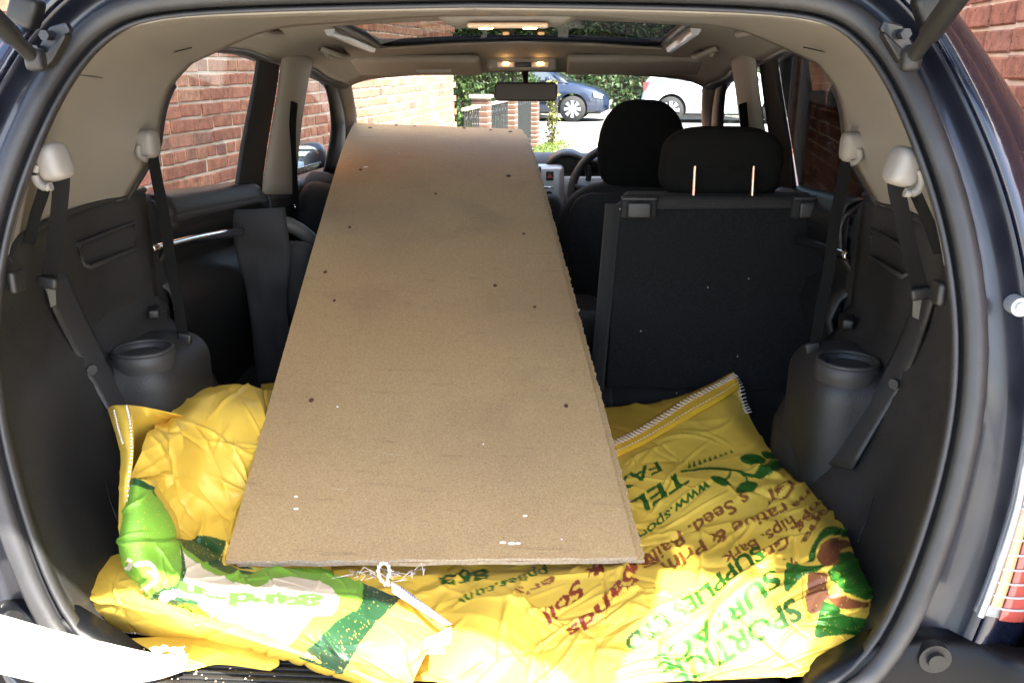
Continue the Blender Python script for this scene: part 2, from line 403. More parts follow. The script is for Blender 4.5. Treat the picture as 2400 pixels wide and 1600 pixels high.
def on_right_wall(px, py):
    """wall x and z of a photograph point on the right house wall"""
    d = ray(px, py); t = (NR - 0.0) / (DN.dot(d)); p = CAM + d * t
    return (p - A(0, S0)).dot(DS), p.z
x, z = on_right_wall(1868, 300)
dp = cyl('downpipe', (x, -.075, 0), (x, -.075, 2.85), .042, M['upvc'], ho, 14)
for zz in (.5, 1.6, 2.5): cyl('pipe_bracket', (x, -.075, zz - .02), (x, -.075, zz + .02), .052, M['upvc'], dp, 14)
cyl('downpipe', (x + .19, -.05, 0), (x + .19, -.05, 2.85), .02, M['upvc'], ho, 10)
x2, z2 = on_right_wall(1822, 240)
dr = lbox('door', x2 + .03, x2 + .86, -.012, .03, .02, 2.02, pmat('dark_door_paint', (.02, .03, .025), .4), ho)
for a, b in ((x2 - .03, x2 + .03), (x2 + .86, x2 + .92)): lbox('door_frame', a, b, -.035, .03, .02, 2.08, M['upvc'], dr)
lbox('door_frame', x2 + .03, x2 + .86, -.035, .03, 2.022, 2.08, M['upvc'], dr)
cyl('handle', (x2 + .76, -.06, 1.03), (x2 + .66, -.06, 1.03), .012, M['steel'], dr, 10)
x3, z3 = on_right_wall(1932, 190)
wn_ = lbox('window', x3 - .30, x3 + .30, -.008, .02, 1.30, 2.2, M['dark_glass'], ho)
for a, b, c, d_ in ((x3 - .36, x3 - .30, 1.24, 2.26), (x3 + .30, x3 + .36, 1.24, 2.26), (x3 - .30, x3 + .30, 1.24, 1.30), (x3 - .30, x3 + .30, 2.2, 2.26)):
    lbox('window_frame', a, b, -.045, .02, c, d_, M['upvc'], wn_)
lbox('sill', x3 - .42, x3 + .42, -.11, .0, 1.18, 1.238, M['kerb'], wn_)

# ------------------------------------------------------------------ fence along the front garden: brick piers and iron railings
M['iron'] = pmat('black_iron', (.02, .022, .022), .45, var=.3, vscale=60)
M['cope'] = pmat('pier_cap_stone', (.34, .29, .24), .85, bump=.5, bscale=60)
pier_s = [11.35, 13.35, 15.55]; NF = NL + .10
M['pier_brick'] = pmat('shaded_pier_brick', (.085, .045, .030), .9, bump=.6, bscale=60, var=.3, vscale=14)  # shade on the pier fronts is put into this darker brick colour
def pier(s, where):
    r = empty('brick_pier', A(NF, s)); r.rotation_euler = (0, 0, -AL)
    tag(r, where, 'pier', 'brick piers of the front garden railings')
    lbox('mortar', -.105, .105, -.105, .105, 0, .975, M['mortar'], r)
    for i in range(13):
        for sx, sy, rz in ((0, -.111, 0), (0, .111, math.pi), (.111, 0, math.pi / 2), (-.111, 0, -math.pi / 2)):
            o = bpy.data.objects.new('brick', BM_P[i % 3]); link(o, r)
            o.matrix_local = Matrix.Translation((sx * .56, sy * .56, .0375 + i * .075)) @ Matrix.Rotation(rz, 4, 'Z') @ Matrix.Scale(.99, 4, (1, 0, 0))
    c = rbox('cap', (0, 0, 1.00), (.27, .27, .045), .012, M['cope'], r)
    return r
for me_ in BM_P: me_.materials.clear(); me_.materials.append(M['pier_brick'])
for s, w in zip(pier_s, ('brick garden pier nearest the end of the house wall, beside the railings', 'middle brick pier of the iron railings', 'farthest brick pier of the railings, with a bush beside it')): pier(s, w)
def railing(s0, s1, label):
    r = empty('iron_railing', A(NF, s0)); r.rotation_euler = (0, 0, -AL); L = s1 - s0
    tag(r, label, 'railing', 'iron railings between the garden piers')
    for z in (.16, .87): lbox('rail', -.02, .02, 0, L, z, z + .035, M['iron'] if z < .5 else M['cope'], r)
    n = int(L / .11)
    for i in range(n):
        y = (i + .5) * L / n
        b = lbox('bar', -.008, .008, y - .008, y + .008, .03, .868, M['iron'], r)
    for i in range(0, n, 2):
        y = (i + 1) * L / n
        if y > L - .06: continue
        pts = [(0.012, y + .045 * math.cos(a), .75 + .045 * math.sin(a)) for a in np.linspace(-.5, 4.6, 12)]
        tube('scroll', pts, .006, M['iron'], r, seg=5)
    return r
railing(10.34, pier_s[0] - .13, 'short iron railing between the house wall and the first brick pier')
railing(pier_s[0] + .13, pier_s[1] - .13, 'iron railing between the first and the middle brick pier')
railing(pier_s[1] + .13, pier_s[2] - .13, 'iron railing between the middle and the farthest brick pier')

def n_at(px, py, s):
    d = ray(px, py); t = s / DS.dot(d); return DN.dot(d) * t
# ------------------------------------------------------------------ leaves
def leaf_mat(name, c1, c2, c3):
    m, nt, b = new_mat(name); L = nt.links
    at = nt.nodes.new("ShaderNodeAttribute"); at.attribute_name = 'rnd'
    rp = nt.nodes.new("ShaderNodeValToRGB"); cr = rp.color_ramp
    cr.elements[0].color = (*c1, 1); cr.elements[1].color = (*c3, 1); e = cr.elements.new(.55); e.color = (*c2, 1)
    L.new(at.outputs['Fac'], rp.inputs[0]); L.new(rp.outputs[0], b.inputs['Base Color']); sset(b, Roughness=.55)
    tr = nt.nodes.new("ShaderNodeBsdfTranslucent"); L.new(rp.outputs[0], tr.inputs[0])
    mxs = nt.nodes.new("ShaderNodeMixShader"); mxs.inputs[0].default_value = .3
    out = nt.nodes["Material Output"]
    L.new(b.outputs[0], mxs.inputs[1]); L.new(tr.outputs[0], mxs.inputs[2]); L.new(mxs.outputs[0], out.inputs[0])
    return m
M['leaf'] = leaf_mat('hedge_leaf', (.016, .035, .010), (.040, .080, .018), (.10, .15, .035))
M['leaf_far'] = leaf_mat('dark_hedge_leaf', (.018, .040, .014), (.045, .085, .025), (.10, .14, .05))
M['leaf_y'] = leaf_mat('yellow_leaf', (.07, .09, .02), (.17, .18, .04), (.36, .32, .10))
M['leaf_c'] = leaf_mat('conifer_leaf', (.02, .045, .01), (.07, .11, .02), (.2, .22, .04))
M['grass'] = leaf_mat('grass_blade', (.05, .09, .02), (.12, .17, .03), (.26, .27, .06))
M['bark'] = pmat('bark', (.06, .045, .03), .95, bump=1, bscale=40, var=.3, vscale=20)
def leaves(name, pts, nrm, size, mat, parent, seed=1, aspect=.55):
    rs = np.random.RandomState(seed); n = len(pts); P = np.array(pts)
    d = rs.normal(size=(n, 3)); 
    if nrm is not None: d += 1.1 * np.array(nrm)
    d /= np.linalg.norm(d, axis=1)[:, None]
    t = rs.normal(size=(n, 3)); t -= (t * d).sum(1)[:, None] * d; t /= np.linalg.norm(t, axis=1)[:, None]
    b = np.cross(d, t); s = size * rs.uniform(.6, 1.3, n)[:, None]
    V = np.stack([P - t * s, P + b * s * aspect - d * s * .15, P + t * s, P - b * s * aspect - d * s * .15], 1).reshape(-1, 3)
    me = bpy.data.meshes.new(name); F = np.arange(4 * n).reshape(-1, 4)
    me.from_pydata(V.tolist(), [], F.tolist()); me.materials.append(mat)
    a = me.attributes.new('rnd', 'FLOAT', 'FACE'); clump = np.array([noise.noise(Vector(p) * 2.2) for p in P])
    a.data.foreach_set('value', np.clip(.42 + .35 * clump + rs.normal(size=n) * .17, 0, 1))
    o = bpy.data.objects.new(name, me); link(o, parent); return o
def hedge(label, n0, n1, s0, s1, h, count, size, mat, seed, name='hedge', face=True):
    r = empty(name, A((n0 + n1) / 2, (s0 + s1) / 2)); r.rotation_euler = (0, 0, -AL); tag(r, label, 'hedge')
    rs = np.random.RandomState(seed); hx, hy = (n1 - n0) / 2, (s1 - s0) / 2; pts = []; nr = []
    for i in range(count):
        k = rs.uniform()
        x = rs.uniform(-hx, hx); z = rs.uniform(.05, h); y = -hy; nv = (0, -1, 0)
        if k > .8: z = h; y = rs.uniform(-hy, hy); nv = (0, 0, 1)
        elif k > .7: x = hx; y = rs.uniform(-hy, hy); nv = (1, 0, 0)
        d = noise.noise(Vector((x * 1.3, z * 1.3, seed))) * .22 + noise.noise(Vector((x * 4, z * 4, seed + 5))) * .10 - abs(rs.normal()) * .09
        p = Vector((x, y, z)) + Vector(nv) * d; pts.append(p); nr.append(nv)
    c = lbox('inner_shade', -hx + .25, hx - .25, -hy + .25, hy, 0, h - .25, M['bark'], r)  # solid dark block added to stand for the shade inside the hedge
    c.name = 'shade_core'
    leaves('crown', pts, nr, size, mat, r, seed); 
    for i in range(int((n1 - n0) / .5)):
        x = -hx + .25 + i * .5
        tube('stem', [(x, -hy + .2, 0), (x + rs.uniform(-.1, .1), -hy + .15, .8)], [.03, .015], M['bark'], r, seg=6)
    return r
hedge('clipped green hedge behind the garden railings at the roadside', -9.5, n_at(1205, 250, 16.5), 16.5, 17.9, 2.15, 17000, .050, M['leaf'], 3)
hedge('tall dark hedge beyond the road behind the parked cars', -14, 14.0, SROAD + 10.4, SROAD + 12.2, 4.3, 42000, .085, M['leaf_far'], 8)
# yellow-leaved bush by the last pier
r = empty('bush', A(NF + .32, 15.75)); tag(r, 'small yellow-leaved bush growing beside the last garden pier', 'bush')
rs = np.random.RandomState(4); pts = []
for i in range(260):
    z = rs.uniform(.1, 1.12); w = .11 * (1 - .25 * z); pts.append((rs.normal() * w * .6, rs.normal() * w * .6, z))
leaves('crown', pts, None, .042, M['leaf_y'], r, 9)
for i in range(5): tube('stem', [(0, 0, 0), (rs.normal() * .07, rs.normal() * .07, .5), (rs.normal() * .12, rs.normal() * .1, 1.05)], [.012, .008, .004], M['bark'], r, seg=5)
# slim conifer to the right of the drive
cb = A(3.55, 16.6); r = empty('conifer', cb); tag(r, 'slim green conifer seen through the right front door window', 'tree')
tube('trunk', [(0, 0, 0), (.02, 0, 1.2), (0, .02, 2.6)], [.06, .045, .01], M['bark'], r); pts = []; nr = []
for i in range(5200):
    z = rs.uniform(.05, 2.9); w = .34 * (1 - (z / 3.0) ** 2.2) + .03; a = rs.uniform(0, 6.283); q = w * (1 - abs(rs.normal()) * .18)
    pts.append((q * math.cos(a), q * math.sin(a), z)); nr.append((math.cos(a), math.sin(a), .5))
leaves('crown', pts, nr, .045, M['leaf_c'], r, 11, .35)
# tufts of grass along the foot of the fence
pts = []
for i in range(2600):
    s = rs.uniform(11.0, 16.4); pts.append(A(NF + .18 + abs(rs.normal()) * .22 * (1 if rs.uniform() < .8 else 2), s, rs.uniform(.01, .09)))
g = leaves('grass', pts, None, .045, M['grass'], None, 12, .2); tag(g, 'yellow-green grass along the foot of the garden fence', 'grass', kind='stuff')
# ================================================================== the two cars parked across the road
M['car_blue'] = pmat('dark_blue_car_paint', (.010, .017, .040), .3, .3, coat=1.0)
M['car_white'] = pmat('pale_silver_car_paint', (.62, .68, .74), .32, .1, coat=1.0)
M['tyre'] = pmat('tyre_rubber', (.02, .02, .02), .85, bump=.3, bscale=80)
M['alloy'] = pmat('alloy_wheel', (.55, .55, .56), .3, .7)
M['car_glass'] = pmat('car_window_glass', (.05, .06, .065), .05, spec=.9)
M['red_lens'] = pmat('red_lamp_lens', (.30, .06, .05), .15, spec=.8)
M['clear_lens'] = pmat('clear_lamp_lens', (.34, .35, .37), .12, spec=.8)
def street_car(label, group, paint, mat4, dark_sill=False):
    r = empty('street_car'); r.matrix_world = mat4; tag(r, label, 'car', group)
    def prof(x, tab): return float(np.interp(x, [t[0] for t in tab], [t[1] for t in tab]))
    top = [(0, .62), (.06, .86), (.25, 1.0), (1.2, 1.0), (2.7, .97), (3.0, .96), (3.4, .89), (3.75, .80), (3.98, .68), (4.10, .52)]
    low = [(0, .42), (.1, .30), (.5, .24), (3.6, .24), (3.95, .22), (4.1, .30)]
    wid = [(0, .66), (.08, .76), (.4, .84), (1.0, .86), (3.0, .86), (3.5, .84), (3.85, .74), (4.02, .60), (4.1, .45)]
    xs = [0, .03, .08, .16, .3, .5, .8, 1.2, 1.8, 2.4, 2.8, 3.0, 3.2, 3.4, 3.6, 3.75, 3.88, 3.98, 4.05, 4.1]; rows = []
    for x in xs:
        t, l, w = prof(x, top), prof(x, low), prof(x, wid); hm = t - l
        half = [(w * .90, l), (w * .985, l + .10 * hm), (w, l + .42 * hm), (w * .985, l + .72 * hm), (w * .93, l + .93 * hm), (w * .84, t), (w * .5, t + .03), (0, t + .04)]
        ring = [(x, -a, b) for a, b in half] + [(x, a, b) for a, b in half[-2::-1]] + [(x, 0, l - .0)]
        rows.append([Vector(p) for p in ring])
    nc = len(rows[0]); f = grid_faces(len(rows), nc, True); f.append(tuple(range(nc))); f.append(tuple(range((len(rows) - 1) * nc, len(rows) * nc)))
    body = mob('body', [p for q in rows for p in q], f, paint, r)
    ax = (.72, 3.22)
    for a in ax:                                     # wheel arches cut out of the body
        bm = bmesh.new(); bmesh.ops.create_cone(bm, cap_ends=True, segments=28, radius1=.37, radius2=.37, depth=2.4, matrix=Matrix.Translation((a, 0, .33)) @ Matrix.Rotation(math.pi / 2, 4, 'X'))
        cm = bpy.data.meshes.new('cut'); bm.to_mesh(cm); bm.free(); co = bpy.data.objects.new('cut', cm); COL.objects.link(co)
        body_w = body.matrix_world.copy(); md = body.modifiers.new('cut', 'BOOLEAN'); md.object = co; md.operation = 'DIFFERENCE'; md.solver = 'EXACT'
        body.parent = None; body.matrix_world = Matrix(); bpy.context.view_layer.update()
        ev = body.evaluated_get(bpy.context.evaluated_depsgraph_get()); nm = bpy.data.meshes.new_from_object(ev)
        body.modifiers.clear(); body.data = nm; body.parent = r; bpy.data.objects.remove(co)
    body.data.name = 'body'; body.data.polygons.foreach_set('use_smooth', [True] * len(body.data.polygons)); body.data.set_sharp_from_angle(angle=R(35))
    lbox('underbody', .3, 3.9, -.70, .70, .2, .6, M['black'], r)
    # greenhouse
    rp = [(.10, 1.0), (.30, 1.22), (.62, 1.43), (1.1, 1.50), (1.8, 1.50), (2.25, 1.43), (2.75, 1.18), (3.1, .95)]
    bw = .80; rows = []
    for x, t in rp:
        b = prof(x, top) - .02; k = (t - b) / .52; w1 = bw - .17 * k
        rows.append([Vector(p) for p in [(x, -bw + .02, b), (x, -w1, t - .05 * k), (x, -w1 + .09, t), (x, 0, t + .025), (x, w1 - .09, t), (x, w1, t - .05 * k), (x, bw - .02, b)]])
    loft('roof', rows, paint, r, solid=.02, offset=-1, autosmooth=40)
    def gl(name, pts2, y_off=.008):
        out = []
        for sg in (-1, 1):
            P = []
            for x, z in pts2:
                t = prof(x, rp); b = prof(x, top) - .02; k = (t - b) / .52; w1 = bw - .17 * k; zt = t - .05 * k
                q = min(1, max(0, (z - b) / max(zt - b, 1e-3))); P.append((x, sg * ((bw - .02) * (1 - q) + w1 * q + y_off), z))
            o = slab(name, P, .006, M['car_glass'], r, nrm=(0, sg, 0)); out.append(o)
        return out
    gl('window', [(1.72, 1.02), (2.82, 1.00), (2.62, 1.17), (2.24, 1.36), (1.75, 1.42)])
    gl('window', [(.62, 1.04), (1.64, 1.02), (1.66, 1.42), (1.1, 1.42), (.78, 1.34)])
    ws = [Vector((3.03, s * .66, 1.00)) for s in (-1, 1)] + [Vector((2.30, s * .56, 1.435)) for s in (1, -1)]
    slab('windscreen', ws, .012, M['car_glass'], r, nrm=(.5, 0, .85))
    rw = [Vector((.12, s * .64, 1.05)) for s in (-1, 1)] + [Vector((.50, s * .54, 1.38)) for s in (1, -1)]
    slab('rear_window', rw, .014, M['car_glass'], r, nrm=(-.75, 0, .65))
    # wheels
    for a in ax:
        for sg in (-1, 1):
            wheel = tube('wheel', [(a, sg * .62, .32), (a, sg * .64, .32), (a, sg * .80, .32), (a, sg * .825, .32)], [.29, .32, .32, .295], M['tyre'], r, seg=32)
            tube('rim', [(a, sg * .828, .32), (a, sg * .834, .32)], [.215, .205], M['bolt'], wheel, seg=28)
            for k in range(8):
                an = k * math.pi / 4; c, s_ = math.cos(an), math.sin(an)
                P = [(a + c * rr - s_ * w, sg * .836, .32 + s_ * rr + c * w) for rr, w in ((.04, .02), (.205, .045), (.205, -.045), (.04, -.02))]
                slab('spoke', P, .012, M['alloy'], wheel, nrm=(0, sg, 0))
            cyl('hub', (a, sg * .83, .32), (a, sg * .856, .32), .05, M['alloy'], wheel)
    for sg in (-1, 1):
        P = [(3.72, sg * .80, .72), (3.96, sg * .66, .66), (3.93, sg * .67, .56), (3.74, sg * .80, .60)]
        slab('headlight', P, .02, M['clear_lens'], r, nrm=(.3, sg * .9, .1), bevel=.004)
        P = [(.03, sg * .745, .95), (.17, sg * .82, .97), (.12, sg * .81, .78), (.05, sg * .77, .74)]
        slab('tail_lamp', P, .02, M['red_lens'], r, nrm=(-.3, sg * .9, .1), bevel=.004)
        m_ = cushion('door_mirror', (2.62, sg * .92, 1.03), (.16, .16, .12), paint, r, n=8)
        for x0 in (1.68, 2.72):
            tube('door_gap', [(x0, sg * .873, .36), (x0 - .02, sg * .868, .60), (x0, sg * .86, .86), (x0, sg * .815, .98)], .004, M['black'], r, seg=5)
        for x0 in (1.5, 2.45): rbox('door_handle', (x0 - .02, sg * .872, .82), (.20, .03, .03), .01, paint, r)
        tube('side_trim', [(1.1, sg * .872, .50), (2.0, sg * .875, .50), (2.78, sg * .872, .50)], .012, paint, r, seg=6)
    slab('number_plate', [(4.075, -.26, .40), (4.075, .26, .40), (4.085, .26, .50), (4.085, -.26, .50)], .04, M['upvc'], r, nrm=(1, 0, 0))
    rbox('grille', (4.06, 0, .33), (.06, .9, .10), .02, M['black'], r)
    rbox('bumper', (.06, 0, .46), (.10, 1.36, .22), .05, paint, r)
    return r
def n_at(px, py, s):
    d = ray(px, py); t = s / DS.dot(d); return DN.dot(d) * t
SC = 22.55
nb = n_at(1314, 262, SC)
street_car('dark blue car parked across the road, front wheel and bonnet in view', 'cars parked across the road', M['car_blue'], frame(nb - 3.22, SC + .86))
nw = n_at(1540, 262, SC)
street_car('pale silver car parked nose to the right across the road', 'cars parked across the road', M['car_white'], frame(nw - .72, SC + .86))
# ================================================================== the open car
car = empty('estate_car', (0, 1.0, 0)); tag(car, 'dark blue car with its boot open, seen from behind at the tailgate', 'car')
car_inv = Matrix.Translation((0, -1.0, 0))
def adopt_car():
    """parts were built in world coordinates; keep them in place under the car's base point"""
    def rec(o):
        for c in o.children: rec(c)
    for c in car.children: c.matrix_parent_inverse = car_inv
# ---- opening outline (right half measured, used for both sides)
seal_px = [(1206, -22), (1500, -22), (1800, -16), (1895, -2), (1955, 30), (1996, 60), (2035, 102), (2068, 150), (2105, 220), (2133, 290), (2165, 370), (2195, 460),
           (2218, 560), (2235, 660), (2243, 780), (2240, 900), (2222, 1020), (2190, 1150), (2145, 1290), (2079, 1450), (2015, 1590)]
half = [PO(*p) for p in seal_px]
half[0] = Vector((0, half[1].y, half[1].z + .002)); half[1].x = .17
half += [Vector((.43, .958, .585)), Vector((.36, .957, .572)), Vector((.2, .957, .568)), Vector((0, .957, .567))]
half = [Vector(p) for p in crom(half, 72)]
for _ in range(14): half = [half[0]] + [half[i] * .5 + (half[i - 1] + half[i + 1]) * .25 for i in range(1, 71)] + [half[71]]
outline = half + [mx(p) for p in half[-2:0:-1]]          # closed loop, right side first
NO = len(outline)
def out_n(i):
    t = (outline[(i + 1) % NO] - outline[i - 1]); t.y = 0; t.normalize()
    n = Vector((-t.z, 0, t.x)) * 1.0
    if n.dot(Vector((outline[i].x, 0, outline[i].z - 1.02))) < 0: n = -n
    return n
ON = [out_n(i) for i in range(NO)]
def ring_loft(name, prof, mat, parent=car, **k):
    rows = [[outline[i] + ON[i] * a + Vector((0, b, 0)) for i in range(NO)] for a, b in prof]
    return loft(name, rows, mat, parent, closed=True, **k)
# rubber seal: a bulb and a lip
sp = []
for k in range(13):
    a = math.pi * (1.25 - 1.5 * k / 12); sp.append((math.cos(a) * .0125, -.004 - math.sin(a) * .012))
seal = ring_loft('weather_seal', [(-.014, .03), (-.0135, .012)] + sp + [(.0135, .012), (.013, .03)], M['rubber'], solid=.002)
ring_loft('seal_lip', [(-.0145, .012), (-.0185, .002), (-.022, .003), (-.020, .02)], M['rubber'], seal, solid=.0015)
# painted jamb and the outer skin around the opening
def zfac(i): return outline[i].z
prof_rows = []
def body_ring(prof_fn, name, mat, parent=car, sel=None, **k):
    idx = sel if sel is not None else list(range(NO)); closed = sel is None
    n = len(prof_fn(idx[0])); rows = [[None] * len(idx) for _ in range(n)]
    for c, i in enumerate(idx):
        for r_, (a, b) in enumerate(prof_fn(i)): rows[r_][c] = outline[i] + ON[i] * a + Vector((0, b, 0))
    return loft(name, rows, mat, parent, closed=closed, **k)
def jamb_prof(i):
    z = zfac(i); w = float(np.interp(z, [.6, .75, .95, 1.1, 1.3, 1.5], [.10, .085, .075, .062, .052, .045]))
    return [(.010, .020), (.016, .026), (.026, .030), (w * .62, .030), (w * .80, .024), (w * .93, .008), (w, -.004)]
body_ring(jamb_prof, 'door_jamb', M['paint_in'], solid=.002)
def skin_prof(i):
    z = zfac(i); w = float(np.interp(z, [.6, .75, .95, 1.1, 1.3, 1.5], [.10, .085, .075, .062, .052, .045]))
    e = float(np.interp(z, [.6, .9, 1.1, 1.3, 1.45], [.105, .105, .095, .085, .06]))
    return [(w + .001, -.005), (w + .008, -.009), (w + .020, -.006), (w + e * .38, .002), (w + e * .40, .004), (w + e * .46, .005), (w + e * .75, .028), (w + e * .92, .060), (w + e, .11), (w + e + .012, .25), (w + e + .03, .60)]
right_idx = [i for i in range(0, 62)]; left_idx = [NO - i for i in range(1, 62)]
for idx in (right_idx, left_idx): body_ring(skin_prof, 'rear_pillar', M['paint'], sel=idx, solid=.003)
roof_idx = [NO - i for i in range(18, 0, -1)] + list(range(0, 19))
# roof and flanks forward of the rear pillar
def roof_out(x, y):
    base = float(np.interp(y, [1.25, 1.5, 2.1, 2.75, 2.95, 3.12], [1.545, 1.555, 1.545, 1.475, 1.435, 1.378])); return base - .05 * (abs(x) / .6) ** 2.4
ys = [1.33, 1.5, 1.8, 2.08, 2.16, 2.4, 2.74, 2.80, 2.95, 3.11]; xsx = [-.66, -.60, -.5, -.44, -.42, -.3, -.15, 0, .15, .3, .42, .44, .5, .60, .66]
V = [Vector((x, y, roof_out(x, y) - (.03 if abs(x) > .65 else 0))) for y in ys for x in xsx]; F = []
nx = len(xsx)
for i in range(len(ys) - 1):
    for j in range(nx - 1):
        if ys[i] >= 2.15 and ys[i + 1] <= 2.76 and abs(xsx[j]) < .43 and abs(xsx[j + 1]) < .43: continue
        F.append((i * nx + j, i * nx + j + 1, (i + 1) * nx + j + 1, (i + 1) * nx + j))
mob('roof', V, F, M['paint'], car, solid=.004, offset=1)
sg = [[Vector((x, y, roof_out(x, y) - .012)) for x in np.linspace(-.425, .425, 9)] for y in (2.14, 2.3, 2.5, 2.65, 2.765)]
loft('sunroof', sg, M['sunroof'], car)
for m in (1, -1):                                    # flanks and sills outside
    rows = []
    for z, x in ((1.50, .655), (1.42, .685), (1.16, .765), (1.10, .80), (.95, .845), (.75, .86), (.5, .85), (.32, .80), (.22, .72)):
        if z > 1.1: continue
        rows.append([Vector((-m * x, y, z + (0 if z < 1 else -.03 * (y - 1.4)))) for y in (1.25, 1.6, 2.0, 2.5, 3.0, 3.5, 4.0, 4.5)])
    loft('side_panel', rows, M['paint'], car, solid=.004)
    for y in (1.62, 4.0):
        wheel = tube('wheel', [(-m * .66, y, .32), (-m * .67, y, .32), (-m * .86, y, .32), (-m * .875, y, .32)], [.28, .32, .32, .29], M['tyre'], car, seg=28)
        cyl('rim', (-m * .874, y, .32), (-m * .882, y, .32), .21, M['alloy'], wheel, 24)
# underfloor and bonnet, so that the car is whole
rbox('floor_pan', (0, 2.7, .36), (1.36, 3.3, .12), .02, M['black'], car)
rows = []
for y, z in ((3.66, 1.00), (3.9, .99), (4.2, .96), (4.6, .88), (4.85, .76), (4.93, .6), (4.94, .35)):
    rows.append([Vector((x, y - .10 * (x / .8) ** 2, z - .06 * (abs(x) / .8) ** 3)) for x in np.linspace(-.80, .80, 11)])
loft('bonnet', rows, M['paint'], car, solid=.004)
# ---- open tailgate overhead, hinged on the roof
tg = empty('tailgate', (0, 0, 0)); tg.parent = car
rows = []
for t in np.linspace(0, 1, 9):
    y = 1.27 - .80 * t; z = 1.60 + .50 * t - .10 * t * t; w = .52 + .23 * min(1, t * 2.2)
    rows.append([Vector((x, y - .04 * (x / .6) ** 2 * t, z - .24 * (abs(x) / .75) ** 8)) for x in np.linspace(-w, w, 25)])
mob('tailgate_skin', [p for r_ in rows for p in r_], grid_faces(9, 25), M['paint'], tg, solid=.035, offset=0)
rows2 = []
for t in (.86, .93, 1.0, 1.04):
    y = 1.27 - .80 * t; z = 1.57 + .50 * t - .10 * t * t - .10 * (t - .8); w = .62
    rows2.append([Vector((x, y, z - .05 * (abs(x) / .6) ** 3)) for x in np.linspace(-w, w, 9)])
loft('tailgate_trim', rows2, M['grey'], tg, solid=.03)
for m in (1, -1):
    # gas strut, its bracket and bolts
    b0 = side(PY(82, 138, 1.11), m); topp = Vector((b0.x * 1.12, .50, 1.86))
    d = topp - b0
    st = tube('gas_strut', [b0, b0 + d * .05, b0 + d * .06, b0 + d * .55], [.009, .009, .0125, .0125], M['black'], tg, seg=12)
    cyl('strut_rod', b0 + d * .55, topp, .005, M['chrome'], st, 10)
    cushion('ball_socket', b0, (.024, .024, .028), M['black'], st, n=8)
    # bracket plate on the jamb
    P = [side(PY(a, b, 1.155), m) for a, b in ((72, 142), (112, 62), (150, 52), (160, 70), (140, 104), (106, 152), (84, 160))]
    br = slab('strut_bracket', P, .012, M['paint_in'], tg, nrm=(0, 1, 0), bevel=.002)
    P = [side(PY(a, b, 1.145), m) for a, b in ((84, 128), (106, 118), (146, 76), (150, 84), (120, 140), (98, 160), (82, 150))]
    slab('strut_clip', P, .02, M['black'], br, nrm=(0, 1, 0), bevel=.003)
    for a, b in ((114, 82), (93, 116)):
        c = side(PY(a, b, 1.153), m); cyl('bolt', c, c + Vector((0, -.014, 0)), .0068, M['bolt'], br, 6)
    c0 = side(PY(60, 25, 1.17), m)
    hg = rbox('hinge_cover', c0, (.036, .03, .04), .008, M['black'], tg, rot=(0, R(25) * m, 0))
